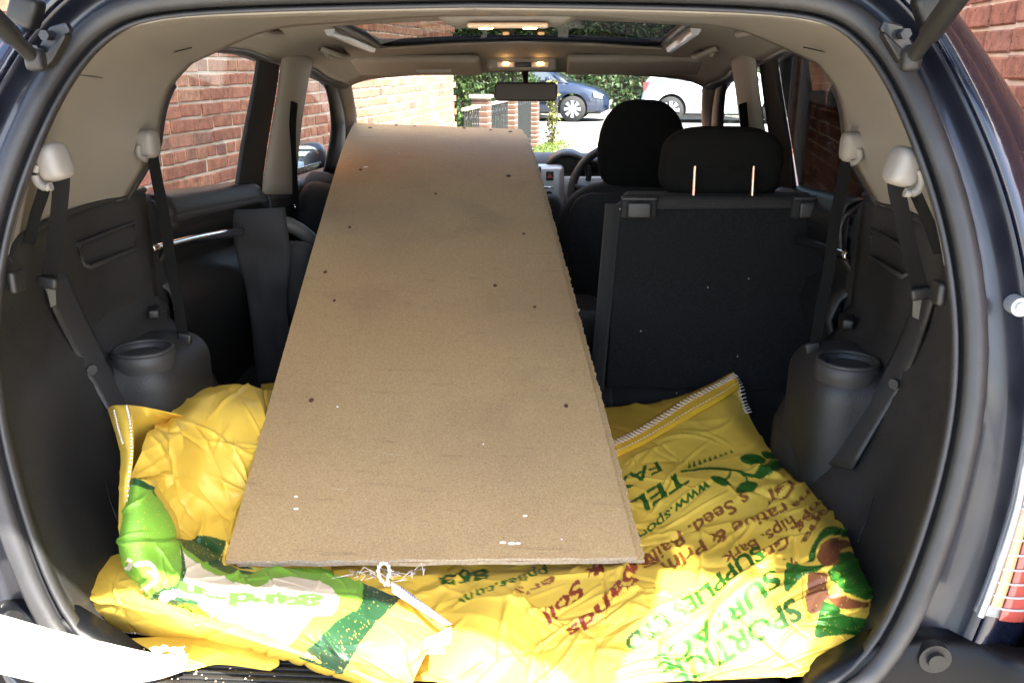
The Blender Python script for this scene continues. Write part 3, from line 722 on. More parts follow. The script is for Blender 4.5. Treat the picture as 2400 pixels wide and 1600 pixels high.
# ---- tail lamps, bumper and load sill
def lamp_surface(px, py, off): return PO(px, py) + Vector((0, off, 0))
for m in (1, -1):
    def rp(px, py, off=0.0): return side(lamp_surface(px, py, off), 1 if m == 1 else -1)   # measured on the right
    L = [(2236, 1395), (2262, 1330), (2290, 1250), (2318, 1160), (2335, 1080), (2350, 1000)]; Ro = [(2460, 1450), (2480, 1360), (2490, 1260), (2500, 1160), (2500, 1080), (2490, 1000)]
    Aa = crom([rp(a, b, -.014) for a, b in L], 14); Bb = crom([rp(a, b, .06) for a, b in Ro], 14); rows = []
    for t in np.linspace(0, 1, 10): rows.append([Vector(p) + Vector((0, -.02 * math.sin(math.pi * t), 0)) for p in Aa * (1 - t) + Bb * t])
    tl = loft('tail_lamp', rows, M['clear_lens'], car, solid=.012, offset=-1)
    rows = []
    for t in np.linspace(.20, .55, 5): rows.append([Vector(p) + Vector((0, -.024 * math.sin(math.pi * t) - .002, 0)) for p in Aa[:11] * (1 - t) + Bb[:11] * t])
    loft('red_lens', rows, M['red_lens'], tl, solid=.003)
    rows = []
    for t in np.linspace(.06, .17, 3): rows.append([Vector(p) + Vector((0, -.024 * math.sin(math.pi * t) - .003, 0)) for p in Aa[1:9] * (1 - t) + Bb[1:9] * t])
    loft('amber_lens', rows, pmat('amber_lamp_lens', (.60, .38, .20), .15, spec=.8), tl, solid=.003)
    for k in range(1, 13):
        p0 = Vector(Aa[k]); p1 = Vector(Bb[k]); q = [p0 * (1 - t) + p1 * t + Vector((0, -.026 * math.sin(math.pi * t) - .003, 0)) for t in np.linspace(.02, .6, 7)]
        tube('lens_rib', q, .0016, M['clear_lens'], tl, seg=5)
    edge = tube('lamp_gasket', [Vector(p) + Vector((0, -.004, 0)) for p in Aa], .005, M['silver'], tl, seg=6)
    # rubber stop with its screw beside the lamp
    c = rp(2334, 700, -.012); cy_ = cyl('bump_stop', c + Vector((0, .02, 0)), c, .0115, M['silver'], car, 18); cyl('bump_stop_ring', c, c + Vector((0, -.004, 0)), .007, M['silver'], cy_, 14)
    # bumper cover and its top step
    pr = [(.50, 1.02, .700), (.50, .985, .702), (.50, .978, .694), (.50, .975, .66), (.50, .968, .55), (.50, .95, .42), (.50, .96, .30)]
    rows = []
    for (x, y, z) in pr:
        r_ = []
        for xx, dy, dz in ((.40, .0, -.13), (.47, .0, -.055), (.53, .0, -.01), (.60, .0, .0), (.655, -.004, .0), (.675, -.030, .0), (.70, -.042, .0), (.76, -.03, .0), (.82, .06, .0), (.85, .25, .0), (.86, .4, .0)):
            zz = z + dz * (1 if z > .6 else 0); r_.append(Vector((-m * xx, y + dy, zz)))
        rows.append(r_)
    bp_ = loft('bumper', rows, M['bumper'], car, solid=.004)
    c = rp(2140, 1500, -.008); f0 = cyl('trim_clip', c + Vector((0, .01, 0)), c + Vector((0, -.004, 0)), .020, M['black'], car, 22); cyl('clip_head', c + Vector((0, -.004, 0)), c + Vector((0, -.011, 0)), .011, M['black'], f0, 18)
rows = []
for y, z in ((1.02, .585), (.975, .588), (.95, .586), (.92, .578), (.90, .570), (.872, .562), (.862, .52), (.868, .4), (.93, .28)):
    rows.append([Vector((x, y, z)) for x in np.linspace(-.46, .46, 21)])
loft('bumper', rows, M['paint'], car, solid=.004)
sp_ = rbox('sill_plate', (0, 1.02, .590), (.86, .13, .02), .006, M['grey'], car)
for i in range(9):
    rbox('sill_rib', (0, .968 + i * .0125, .6015), (.80, .006, .004), .0015, M['grey'], sp_)
# ================================================================== inside of the car
# ---- headlining with the upper quarter trims: from the opening to the rear door edge and the roof
hw = lambda z: float(np.interp(z, [p.z for p in half[::-1] if p.z > .75], [p.x for p in half[::-1] if p.z > .75]))
def O_pt(z): return Vector((-(hw(z) - .012), YO(z) + .014, z))
ztop = half[0].z - .010
M['blackmatt'] = pmat('matt_black_frame', (.006, .006, .006), .85)
def arc_resample(pts, n):
    P_ = np.array([tuple(p) for p in pts]); d_ = np.concatenate([[0], np.cumsum(np.linalg.norm(np.diff(P_, axis=0), axis=1))]); t_ = np.linspace(0, d_[-1], n)
    return np.stack([np.interp(t_, d_, P_[:, k]) for k in range(3)], 1)
_o = [mx(outline[i] - ON[i] * .008) + Vector((0, .016, 0)) for i in range(0, 50) if outline[i].z > 1.15][::-1]
_k = min(range(len(_o)), key=lambda i: abs(_o[i].z - (ztop - .022)) + (0 if _o[i].x < -.40 else 9))
Ec = [PY(268, 496, 1.62), PY(290, 455, 1.63), PY(318, 410, 1.64), PY(342, 370, 1.65), PY(362, 330, 1.66), PY(368, 290, 1.68), PY(378, 238, 1.70), PY(400, 190, 1.73), PY(440, 145, 1.77)]
Ec += [Vector((-.45, 1.80, 1.462)), Vector((-.30, 1.80, 1.476)), Vector((-.15, 1.80, 1.486)), Vector((0, 1.80, 1.488))]
nt_ = 44
Oc = np.vstack([arc_resample(_o[:_k + 1], 30)[:-1], arc_resample(_o[_k:], 15)]); Ec = np.vstack([crom(Ec[:9], 30)[:-1], crom(Ec[8:], 15)])
for m in (1, -1):
    rows = []
    for s in np.linspace(0, 1, 16):
        r_ = []
        for i in range(nt_):
            q = Vector(Oc[i] * (1 - s) + Ec[i] * s); t = i / (nt_ - 1)
            bul = math.sin(math.pi * min(1, s * 1.02)) * (.034 if t < .55 else .034 * max(0, 1 - (t - .55) * 3))
            # rounded lip next to the seal
            lip = .012 * math.exp(-(s / .06) ** 2)
            q.x -= bul * (1 if t < .66 else .4); q.z -= lip * (1 if t > .6 else 0); q.x += lip * (1 if t < .6 else 0)
            if t > .62: q.z += .012 * math.sin(math.pi * s) * min(1, (t - .62) * 5)
            if t > .62: q.z -= .018 * math.exp(-((s - .13) / .09) ** 2) * min(1, (t - .62) * 6)
            r_.append(side(q, m))
        rows.append(r_)
    qt = loft('quarter_trim', rows, M['beige'], car, solid=.004)
    # joint between the pillar cover and the headlining
    def on_q(px, py):
        d = ray(px, py); best = None
        for r_ in rows:
            for p in r_:
                v_ = side(p, m) - CAM; t_ = v_.dot(d) / d.dot(d); e_ = (v_ - d * t_).length
                if best is None or e_ < best[0]: best = (e_, side(p, m))
        v_ = best[1] - CAM; t_ = v_.dot(d) / d.dot(d); return side(CAM + d * (t_ - .008), m)
    tube('trim_joint', crom([on_q(a_, b_) for a_, b_ in ((262, 152), (320, 139), (380, 125), (440, 110))], 14), .0012, M['rubber'], qt, seg=6)
    tube('trim_joint', crom([on_q(a_, b_) for a_, b_ in ((165, 172), (195, 174), (236, 180))], 8), .0006, M['rubber'], qt, seg=6)
    # rubber along the door opening
    ed = [side(Vector(p) + Vector((-.006, .006, 0)), m) for p in Ec[:26]]
    tube('door_seal', ed, .011, M['rubber'], car, seg=10)
# ---- roof lining forward of the rear doors, with the sunroof opening
def roof_in(x, y):
    base = float(np.interp(y, [1.8, 2.13, 2.16, 2.74, 2.80, 2.9, 2.98, 3.05], [1.492, 1.496, 1.496, 1.457, 1.45, 1.425, 1.40, 1.373])); ax = abs(x)
    return base - .018 * (min(ax, .5) / .45) ** 2 - max(0, (ax - .50) / .12) ** 1.6 * .045
def xe(y): return float(np.interp(y, [1.8, 2.4, 2.9, 3.05], [.605, .63, .625, .585]))
ys = [1.79, 1.95, 2.08, 2.13, 2.16, 2.3, 2.5, 2.7, 2.74, 2.80, 2.87, 2.93, 2.99, 3.05]
us = [-1, -.97, -.93, -.88, -.82, -.76, -.70, -.685, -.66, -.5, -.25, 0, .25, .5, .66, .685, .70, .76, .82, .88, .93, .97, 1]
def lining_x(u, y): return u * xe(y) if abs(u) > .75 else u * .605
V = [Vector((lining_x(u, y), y, roof_in(lining_x(u, y), y))) for y in ys for u in us]; F = []; nx = len(us)
for i in range(len(ys) - 1):
    for j in range(nx - 1):
        if ys[i] >= 2.15 and ys[i + 1] <= 2.75 and abs(us[j]) < .69 and abs(us[j + 1]) < .69: continue
        F.append((i * nx + j, i * nx + j + 1, (i + 1) * nx + j + 1, (i + 1) * nx + j))
lining = mob('headlining', V, F, M['roof_cloth'], car, solid=.006, offset=1)
# sunroof frame: dark rim and the folded blind rails
fr = []
xa = .41
loopp = [(-xa, 2.17), (-xa, 2.45), (-xa, 2.70), (-xa + .05, 2.742), (-.2, 2.748), (0, 2.75), (.2, 2.748), (xa - .05, 2.742), (xa, 2.70), (xa, 2.45), (xa, 2.17)]
tube('sunroof_rim', [(x, y, roof_in(x, y) + .012) for x, y in loopp], .012, M['rubber'], car, seg=8)
for m in (1, -1):
    tube('blind_rail', [(-m * .43, y, roof_in(.43, y) - .003) for y in (2.20, 2.3, 2.45, 2.6, 2.69)], .013, M['silver'], car, seg=6)
# rear dome lamp housing
h0 = PY(1165, 66, 1.98)
dm = rbox('dome_lamp', h0 + Vector((0, .02, .016)), (.24, .16, .020), .012, M['beige'], car, taper=(1.25, 1.1))
c = h0 + Vector((.005, -.055, .004)); ln = rbox('lamp_lens', c, (.165, .045, .010), .004, M['lens'], dm)
for dx in (-.045, .045): cushion('bulb', c + Vector((dx, -.012, -.005)), (.030, .016, .006), M['bulb'], dm, n=8)
# front console lamps
h1 = PY(1200, 148, 2.97)
fc = rbox('front_console', h1 + Vector((0, 0, .002)), (.22, .10, .045), .014, M['beige'], car)
for px in (1162, 1241):
    c = PY(px, 149, 2.915); rbox('lamp_lens', c, (.055, .01, .017), .003, M['lens'], fc); cushion('bulb', PY(px, 146, 2.908), (.02, .008, .007), M['bulb'], fc, n=8)
rbox('switch', PY(1202, 149, 2.916), (.05, .01, .014), .003, M['grey'], fc)
# interior mirror
mr_o = rbox('interior_mirror', PY(1208, 211, 3.00), (.204, .03, .060), .014, M['black'], car, seg=4)
rbox('mirror_glass', PY(1208, 211, 2.983), (.194, .002, .050), .0, M['wmirror'], mr_o)
tube('mirror_stem', [PY(1206, 166, 3.06), PY(1207, 180, 3.04), PY(1208, 196, 3.01)], [.012, .009, .009], M['black'], mr_o, seg=10)
# sun visors
for (xa_, xb, ya, yb) in ((815, 1106, 150, 150), (1302, 1612, 149, 149)):
    a = PY(xa_, ya, 2.92); b = PY(xb, yb, 2.92); c = (a + b) / 2
    vz = rbox('sun_visor', c + Vector((0, 0, .0)), ((b - a).length, .15, .026), .012, M['roof_cloth'], car, rot=(R(-17), 0, 0))
    if xa_ < 1000: rbox('visor_label', PY(995, 163, 2.845), (.11, .002, .009), .0, M['beige_light'], vz, rot=(R(8), 0, 0))
# grab handles
for m in (1, -1):
    for (px, py, y, sc) in ((617, 77, 1.96, 1.0), (783, 128, 2.6, 1.0)):
        c = side(PY(px, py, y), m); L = .075
        u = Vector((0, 1, 0)); inn = Vector((m, 0, -.5)).normalized()
        c = c + Vector((-m * .02, 0, .012))
        pts = [c - u * L * 1.25 - inn * .015, c - u * L + inn * .012, c - u * L * .6 + inn * .030, c + u * L * .6 + inn * .030, c + u * L + inn * .012, c + u * L * 1.25 - inn * .015]
        gh = tube('grab_handle', crom(pts, 18), .0115, M['beige'], car, seg=10, flat=.75)
        rbox('handle_recess', c - inn * .010, (.012, .17, .05), .004, M['beige'], gh, rot=(0, R(-30) * m, 0))
# ---- side structure: pillars, doors, windows
def band(name, px, off, mat, m, thick=.03, parent=car, bevel=.004):
    return slab(name, [side(PS(a, b, off), m) for a, b in px], thick, mat, parent, nrm=(-m, 0, 0), bevel=bevel)
for m in (1, -1):
    sg_ = 'left' if m == 1 else 'right'
    band('rear_door_frame', [(604, 100), (650, 104), (636, 210), (616, 330), (600, 445), (546, 440), (562, 330), (588, 200)], .012, M['blackmatt'], m, .012)
    # B pillar cover: a rounded profile
    A1 = [(650, 112), (638, 210), (618, 330), (601, 446)]; B1 = [(712, 138), (696, 215), (682, 320), (674, 446)]
    a = crom([side(PS(x, y, .03), m) for x, y in A1], 16); b = crom([side(PS(x, y, .03), m) for x, y in B1], 16); rows = []
    for t in np.linspace(0, 1, 9):
        rows.append([Vector(p) + Vector((m * .030 * math.sin(math.pi * t) ** .6, 0, 0)) for p in a * (1 - t) + b * t])
    bp_ = loft('centre_pillar_trim', rows, M['beige'], car, solid=.004)
    # front belt on the pillar
    bl = [side(PS(x, y, .07), m) for x, y in ((676, 235), (672, 300), (676, 400), (684, 560))]
    belt('front_seat_belt', bl, .035, M['webbing'], car, toward=(-.6 * m, -.6, 0))
    # A pillar cover and door frame
    P0 = [(712, 136), (741, 185), (757, 245), (760, 310), (742, 400)]; P1 = [(738, 140), (768, 190), (787, 250), (792, 315), (782, 400)]; P2 = [(812, 160), (806, 185), (812, 230), (818, 275), (812, 400)]
    a = crom([side(PS(x, y, .015), m) for x, y in P0], 18); b = crom([side(PS(x, y, .03), m) for x, y in P1], 18); rows = []
    for t in np.linspace(0, 1, 5): rows.append([Vector(p) + Vector((m * .012 * math.sin(math.pi * t), 0, 0)) for p in a * (1 - t) + b * t])
    loft('front_door_frame', rows, M['black'], car, solid=.006)
    c_ = []
    yy = [3.06, 3.11, 3.27, 3.45, 3.75]
    for (x, y), Y in zip(P2, yy): c_.append(side(PY(x, y, Y), m))
    c_ = crom(c_, 18); rows = []
    for t in np.linspace(0, 1, 8): rows.append([Vector(p) + Vector((m * .02 * math.sin(math.pi * t), -.012 * math.sin(math.pi * t), 0)) for p in b * (1 - t) + c_ * t])
    loft('windscreen_pillar_trim', rows, M['beige'], car, solid=.004)
    # roof edge above the doors
    rows = []
    for k in range(4):
        t = k / 3; rows.append([Vector((-m * (xe(y) + .05 * t), y, roof_in(xe(y), y) - .03 * t * (1 - t) + .004 - .0 * t)) for y in np.linspace(1.74, 3.05, 22)])
    loft('roof_side_rail', rows, M['rubber'], car, solid=.012)
    # door inner panels
    def zs(y): return float(np.interp(y, [1.6, 1.8, 2.27, 2.6, 3.2, 3.7], [1.15, 1.14, 1.10, 1.055, 1.035, 1.02]))
    for (y0, y1, nm) in ((1.73, 2.36, 'rear_door_panel'), (2.40, 3.72, 'front_door_panel')):
        rows = []
        zz = [1.0, .965, .93, .86, .80, .76, .72, .66, .5, .3, 0]
        inn = [.0, .030, .040, .042, .020, .010, .05, .065, .03, .02, .02]
        for q, w in zip(zz, inn):
            r_ = []
            for y in np.linspace(y0, y1, 14):
                z = .46 + (zs(y) - .46) * q; r_.append(Vector((-m * (SX(z) - w + (.012 if q == 1 else 0)), y, z)))
            rows.append(r_)
        dp_ = loft(nm, rows, M['black'] if True else M['grey'], car, solid=.01)
        # grey upper capping and the bright strip
        rows = []
        for q, w in ((1.003, -.014), (.998, .012), (.985, .024), (.95, .036), (.90, .048)):
            r_ = []
            for y in np.linspace(y0 + .01, y1 - .01, 14):
                z = .46 + (zs(y) - .46) * q + .004; r_.append(Vector((-m * (SX(z) - w), y, z)))
            rows.append(r_)
        loft('door_capping', rows, M['grey2'] if nm[0] == 'f' else M['black'], dp_, solid=.004)
        strip = [(350, 573), (400, 561), (460, 547), (530, 536), (560, 533)] if nm[0] == 'r' else [(676, 480), (700, 474), (722, 470), (745, 467)]
        a = [side(PS(x, y - 10, .074), m) for x, y in strip]; b = [side(PS(x, y + 8, .074), m) for x, y in strip]; mid = [(Vector(p) + Vector(q)) / 2 + Vector((m * .004, 0, 0)) for p, q in zip(a, b)]
        loft('chrome_strip', [[Vector(p) for p in crom(v_, 16)] for v_ in (a, mid, b)], M['chrome'], dp_, solid=.003)
    # glass
    rw = [(330, 470), (345, 430), (364, 330), (368, 270), (380, 220), (405, 165), (450, 110), (606, 100), (588, 200), (562, 330), (540, 440)]
    slab('rear_side_window', [side(PS(a, b, -.03), m) for a, b in rw], .003, M['glass'] if m == 1 else M['shade_tint'], car, nrm=(-m, 0, 0))
    fw = [(660, 450), (690, 220), (712, 130), (741, 180), (760, 245), (764, 310), (748, 402)]
    slab('front_side_window', [side(PS(a, b, -.03), m) for a, b in fw], .003, M['glass'], car, nrm=(-m, 0, 0))
    # black sill of the rear window
    P = [side(PS(a, b, -.012), m) for a, b in ((330, 462), (350, 455), (450, 442), (548, 428), (600, 432))]
    tube('window_sill_rubber', P, .010, M['rubber'], car, seg=8)
    P = [side(PS(a, b, -.012), m) for a, b in ((660, 448), (700, 424), (756, 396))]
    tube('window_sill_rubber', P, .010, M['rubber'], car, seg=8)
    # door mirror outside
    base = side(PS(702, 372, -.16), m)
    dmr = cushion('door_mirror', base, (.17, .15, .165), M['paint_in'], car, n=12, power=3)
    gp = base + Vector((0, -.068, 0)); 
    cushion('mirror_glass', gp, (.145, .02, .135), M['mirror'], dmr, rot=(0, 0, R(18) * m), n=10, power=4)
    rbox('mirror_arm', base + Vector((m * .09, .0, -.07)), (.14, .05, .04), .015, M['black'], dmr)
# windscreen
wsr = []
for y, z, w in ((3.06, 1.378, .575), (3.32, 1.265, .64), (3.68, 1.10, .70), (3.95, 1.0, .73)):
    wsr.append([Vector((x, y - .10 * (x / .7) ** 2 * (y - 3.1), z)) for x in np.linspace(-w, w, 15)])
loft('windscreen', wsr, M['screen'], car)
# ---- lower quarter trims (dark): wheel arch side, cup holder, belts
def ztq(y, yo): return 1.165 - .060 * max(0, 1 - (y - yo) / .10) ** 1.5
for m in (1, -1):
    rows = []
    for q in np.linspace(0, 1, 26):
        r_ = []
        for s in np.linspace(0, 1, 24):
            z0 = .575; 
            # opening edge for this height
            zt = 1.165; z = z0 + (zt - z0) * q; yo = YO(z) + .012; y = yo + (1.70 - yo) * s
            zt = ztq(y, yo); z = z0 + (zt - z0) * q
            xo = hw(max(z, .76)) - .012 if z > .76 else np.interp(z, [.56, .66, .76], [.44, .512, hw(.76) - .012])
            xi = .69 if z > .95 else .69 - .02
            x = xo + (xi - xo) * (s ** .8)
            x += .030 * math.sin(math.pi * s) * min(1, max(0, (z - .62) / .2))            # hollow behind the opening
            # wheel arch shoulder
            wa = max(0, 1 - ((y - 1.66) / .36) ** 2); zz = max(0, (.90 - z) / .30)
            x -= .11 * wa * min(1, zz * 1.6) ** .7
            r_.append(side(Vector((-x, y, z)), m))
        rows.append(r_)
    lq = loft('lower_quarter_trim', rows, M['grey'], car, solid=.004)
    tube('trim_edge', [rows[-1][k] for k in range(2, 24)], .006, M['grey'], lq, seg=8)
    # oblique bar with its clip
    A_ = [(96, 640), (126, 720), (163, 795), (205, 872), (250, 950), (300, 1040)]; B_ = [(150, 625), (188, 712), (228, 792), (268, 868), (312, 945), (362, 1032)]
    def on_trim(px, py, lift):
        best = None; d = ray(px, py)
        for r_ in rows:
            for p in r_:
                pp = side(p, m); v = pp - CAM; t = v.dot(d) / d.dot(d); e = (v - d * t).length
                if best is None or e < best[0]: best = (e, t)
        return side(CAM + d * (best[1] - lift), m)
    a = crom([on_trim(x, y, .009) for x, y in A_], 14); b = crom([on_trim(x, y, .009) for x, y in B_], 14); rr = []
    for t in np.linspace(0, 1, 7): rr.append([Vector(p) + Vector((m * .002 * math.sin(math.pi * t) ** .5, -.001 * math.sin(math.pi * t) ** .5, 0)) for p in a * (1 - t) + b * t])
    ob = loft('belt_cover', rr, M['grey2'], car, solid=.005)
    c = on_trim(208, 848, .014); cl = cyl('trim_clip', c, c + Vector((m * .005, -.004, 0)), .0085, M['grey2'], ob, 18)
    tube('trim_joint', crom([on_trim(a_, b_, .003) for a_, b_ in ((242, 1050), (243, 1095), (252, 1145), (272, 1200))], 10), .0012, M['black'], lq, seg=5)
    # cup holder
    c = PY(345, 805, 1.47) + Vector((-.012, 0, 0)); c = side(c, m); R0 = .047
    prof = [(.0, -.055), (R0 * .80, -.055), (R0 * .84, -.01), (R0 * .90, .0), (R0 * 1.02, .004), (R0 * 1.13, -.002), (R0 * 1.15, -.016), (R0 * 1.10, -.024), (R0 * 1.08, -.045), (R0 * 1.10, -.085), (R0 * 1.15, -.13), (R0 * 1.2, -.19)]
    V = []; ns = 36
    for (r_, z) in prof:
        for k in range(ns):
            an = 2 * math.pi * k / ns; V.append(c + Vector((r_ * math.cos(an), r_ * math.sin(an) * 1.0, z)))
    ch = mob('cup_holder', V, grid_faces(len(prof), ns, True), M['grey2'], car)
    rbox('wheel_arch_box', c + Vector((-m * .085, .065, -.186)), (.29, .25, .36), .055, M['grey'], car, seg=6)
    tube('cup_rim', [c + Vector((R0 * 1.04 * math.cos(a_), R0 * 1.04 * math.sin(a_), .003)) for a_ in np.linspace(0, 2 * math.pi, 41)], .004, M['grey2'], ch, seg=8, cap=False)
    # recessed pocket high on the trim
    P = [(180, 562), (305, 512), (310, 570), (290, 580), (205, 614), (190, 606)]
    pk = [on_trim(x, y, .004) for x, y in P]
    tube('pocket_rim', [Vector(p) for p in pk] + [Vector(pk[0]), Vector(pk[1])], .005, M['grey'], lq, seg=6)
    # small latch
    c = on_trim(355, 716, .02); rbox('latch', c, (.02, .05, .018), .004, M['black'], car, rot=(0, 0, R(20) * m))
    # corner hole trim by the opening (tie-down)
    c = side(PO(2167, 690), -m if False else (1 if m == -1 else -1)) + Vector((-m * .010, .040, 0))
    rbox('tie_down_cover', c, (.012, .03, .03), .005, M['black'], car)
    # upper belt guides
    gd = side(PY(124, 372, 1.165), m)
    bg_ = cushion('belt_guide', gd, (.038, .042, .050), M['beige_light'], car, n=14, power=4, power_y=3, rot=(0, R(-14) * m, R(-12) * m))
    hk = [side(PY(a_, b_, 1.15), m) for a_, b_ in ((86, 378), (80, 400), (88, 420), (104, 430), (118, 428))]
    tube('guide_hook', crom(hk, 12), .0058, M['beige_light'], bg_, seg=8)
    b1 = [side(PY(a_, b_, y_), m) for a_, b_, y_ in ((142, 392, 1.165), (140, 430, 1.17), (134, 500, 1.19), (122, 590, 1.21), (112, 640, 1.22))]
    belt('seat_belt', b1, .021, M['webbing'], car, toward=(.6 * m, -1, 0))
    b2 = [side(PY(a_, b_, y_), m) for a_, b_, y_ in ((104, 425, 1.17), (95, 455, 1.18), (80, 500, 1.19), (66, 560, 1.20))]
    belt('seat_belt', b2, .015, M['webbing'], car, toward=(.8 * m, -1, 0))
    tg_ = rbox('belt_tongue', side(PY(110, 648, 1.215), m), (.030, .014, .018), .005, M['black'], car, rot=(0, R(12) * m, 0))
    P = [side(PY(a_, b_, 1.212), m) for a_, b_ in ((108, 660), (126, 655), (128, 700), (116, 706))]
    slab('tongue_plate', P, .002, M['steel'], tg_, nrm=(0, 1, 0))
    gd = side(PY(338, 330, 1.60), m)
    bg_ = cushion('belt_guide', gd, (.040, .045, .052), M['beige_light'] if m == 1 else M['beige'], car, n=12, power=4, power_y=3)
    hk = [side(PY(a_, b_, 1.58), m) for a_, b_ in ((320, 334), (318, 350), (326, 362), (338, 366))]
    tube('guide_hook', crom(hk, 10), .006, M['beige_light'] if m == 1 else M['beige'], bg_, seg=8)
    b1 = [side(PY(a_, b_, y_), m) for a_, b_, y_ in ((348, 345, 1.60), (362, 420, 1.60), (378, 500, 1.60), (392, 600, 1.60), (408, 690, 1.59), (420, 770, 1.58))]
    belt('seat_belt', b1, .021, M['webbing'], car)
    belt('seat_belt', [side(PY(a_, b_, 1.575), m) for a_, b_ in ((428, 790), (436, 830), (440, 880), (446, 930))], .013, M['webbing'], car)
    rbox('belt_tongue', side(PY(424, 778, 1.575), m), (.028, .012, .024), .005, M['black'], car, rot=(0, R(12) * m, 0))
for m in (1, -1): rbox('pillar_base_trim', (-m * .755, 1.715, .80), (.13, .10, .70), .02, M['blackmatt'], car)
for m in (1, -1): rbox('floor_side_trim', (-m * .63, 2.02, .52), (.22, .72, .20), .03, M['blackmatt'], car)
# ---- floor and seats
rbox('boot_floor', (0, 1.49, .565), (1.06, .93, .03), .006, M['carpet'], car)
fl = rbox('cabin_floor', (0, 2.72, .44), (1.36, 1.55, .04), .006, M['carpet'], car)
def weave_fabric():
    m, nt, b = new_mat('woven_seat_cloth'); L = nt.links
    tc = nt.nodes.new("ShaderNodeTexCoord"); wv = nt.nodes.new("ShaderNodeTexBrick"); wv.inputs['Scale'].default_value = 42; wv.inputs['Mortar Size'].default_value = .03
    wv.inputs['Color1'].default_value = (.010, .010, .011, 1); wv.inputs['Color2'].default_value = (.016, .016, .017, 1); wv.inputs['Mortar'].default_value = (.004, .004, .004, 1)
    sep = nt.nodes.new("ShaderNodeSeparateXYZ"); cmb = nt.nodes.new("ShaderNodeCombineXYZ"); L.new(tc.outputs['Object'], sep.inputs[0]); L.new(sep.outputs[0], cmb.inputs[0]); L.new(sep.outputs[2], cmb.inputs[1])
    L.new(cmb.outputs[0], wv.inputs['Vector']); L.new(wv.outputs['Color'], b.inputs['Base Color']); sset(b, Roughness=.9)
    bp = nt.nodes.new("ShaderNodeBump"); bp.inputs['Strength'].default_value = .6; bp.inputs['Distance'].default_value = .003; bp.invert = True
    L.new(wv.outputs['Fac'], bp.inputs['Height']); L.new(bp.outputs[0], b.inputs['Normal'])
    return m
M['weave'] = weave_fabric()
# right rear seat, its back panel facing the boot
tl_, tr_, bl_, br_ = PY(1408, 462, 1.985), PY(1936, 462, 1.985), PY(1374, 880, 1.955), PY(1890, 905, 1.955)
cx_ = (tl_.x + tr_.x) / 2; w_ = tr_.x - tl_.x; zt_ = tl_.z; zb_ = .60
rear = cushion('rear_seat', (cx_, 2.04, (zt_ + zb_) / 2), (w_ * .99, .13, zt_ - zb_), M['fabric'], car, power=12, power_y=5, n=22)
slab('back_panel', [PY(1420, 482, 1.968), PY(1908, 478, 1.968), PY(1876, 900, 1.955), PY(1392, 890, 1.955)], .012, M['carpet'], rear, nrm=(0, 1, 0), bevel=.004)
for px, py in ((1408, 470), (1934, 468)):
    a = PY(px, py, 1.972); b = PY(px - 38, 890, 1.952); tube('side_bolster', [a, (a + b) / 2, b], .017, M['fabric'], rear, seg=10)
ct = rbox('seat_top_cloth', (cx_, 2.02, zt_ - .004), (w_ * .90, .10, .034), .014, M['weave'], rear)
for xa_, xb in ((1426, 1510), (1820, 1905)):
    a, b = PY(xa_, 478, 1.955), PY(xb, 478, 1.955); c = (a + b) / 2
    lt = rbox('release_handle', c + Vector((0, .010, 0)), ((b - a).length, .02, .052), .009, M['blackmatt'], rear)
    rbox('handle_paddle', c + Vector((0, -.006, -.004)), ((b - a).length * .66, .012, .036), .005, M['black'], lt)
    rbox('handle_top', c + Vector((0, .008, .020)), ((b - a).length * .98, .022, .008), .003, M['black'], lt)
M['lint'] = pmat('pale_lint', (.35, .30, .25), .9)
for px, py in ((1424, 480), (1472, 760), (1626, 660), (1694, 818), (1670, 875), (1384, 878), (1554, 902), (1720, 640)): cushion('lint', PY(px, py, 1.953), (.0025, .002, .004), M['lint'], rear, n=4)
hr = cushion('rear_headrest', PY(1655, 374, 2.05), (.272, .10, .160), M['headrest'], car, power=4.0, power_y=4, n=22, fn=lambda p: [p[0] * (1 - .16 * max(0, p[2] / .08) ** 2), p[1] + (.02 if p[2] < -.005 else 0), p[2]])
for px0, px1 in ((1597, 1593), (1732, 1728)): cyl('headrest_post', PY(px0, 382, 2.008), PY(px1, 456, 1.996), .0045, M['post'], hr, 12)
# driver's seat in front of it
ds = cushion('front_seat', PY(1430, 660, 2.80) + Vector((0, 0, .0)), (.50, .16, .68), M['fabric'], car, power=3.6, power_y=3, n=22, fn=lambda p: [p[0] * (1 - .16 * max(0, p[2] / .34) ** 2), p[1], p[2]])
cushion('seat_centre', PY(1430, 660, 2.745), (.36, .10, .60), M['weave'], ds, power=6, power_y=3, n=16)
hr2 = cushion('front_headrest', PY(1473, 335, 2.80), (.270, .11, .275), M['headrest'], car, power=3.4, power_y=3, n=20, fn=lambda p: [p[0] * (1 - .24 * max(0, p[2] / .13) ** 1.5), p[1], p[2]])
for px in (1440, 1500): cyl('headrest_post', PY(px, 418, 2.80), PY(px, 450, 2.80), .006, M['steel'], hr2, 12)
rbox('seat_cushion', (.33, 3.0, .62), (.50, .52, .18), .06, M['fabric'], car, seg=4)
rbox('rear_seat_cushion', (cx_, 2.32, .66), (w_, .48, .16), .05, M['fabric'], car, seg=4)
# centre rear seat folded flat, console between the front seats
rbox('folded_seat', (.06, 2.30, .63), (.40, .66, .22), .05, M['fabric'], car, seg=4)
cushion('folded_headrest', PY(1330, 775, 2.1), (.13, .16, .13), M['fabric'], car, n=12, power=4)
rbox('centre_console', (.0, 3.05, .66), (.22, .7, .34), .05, M['grey'], car, seg=4)
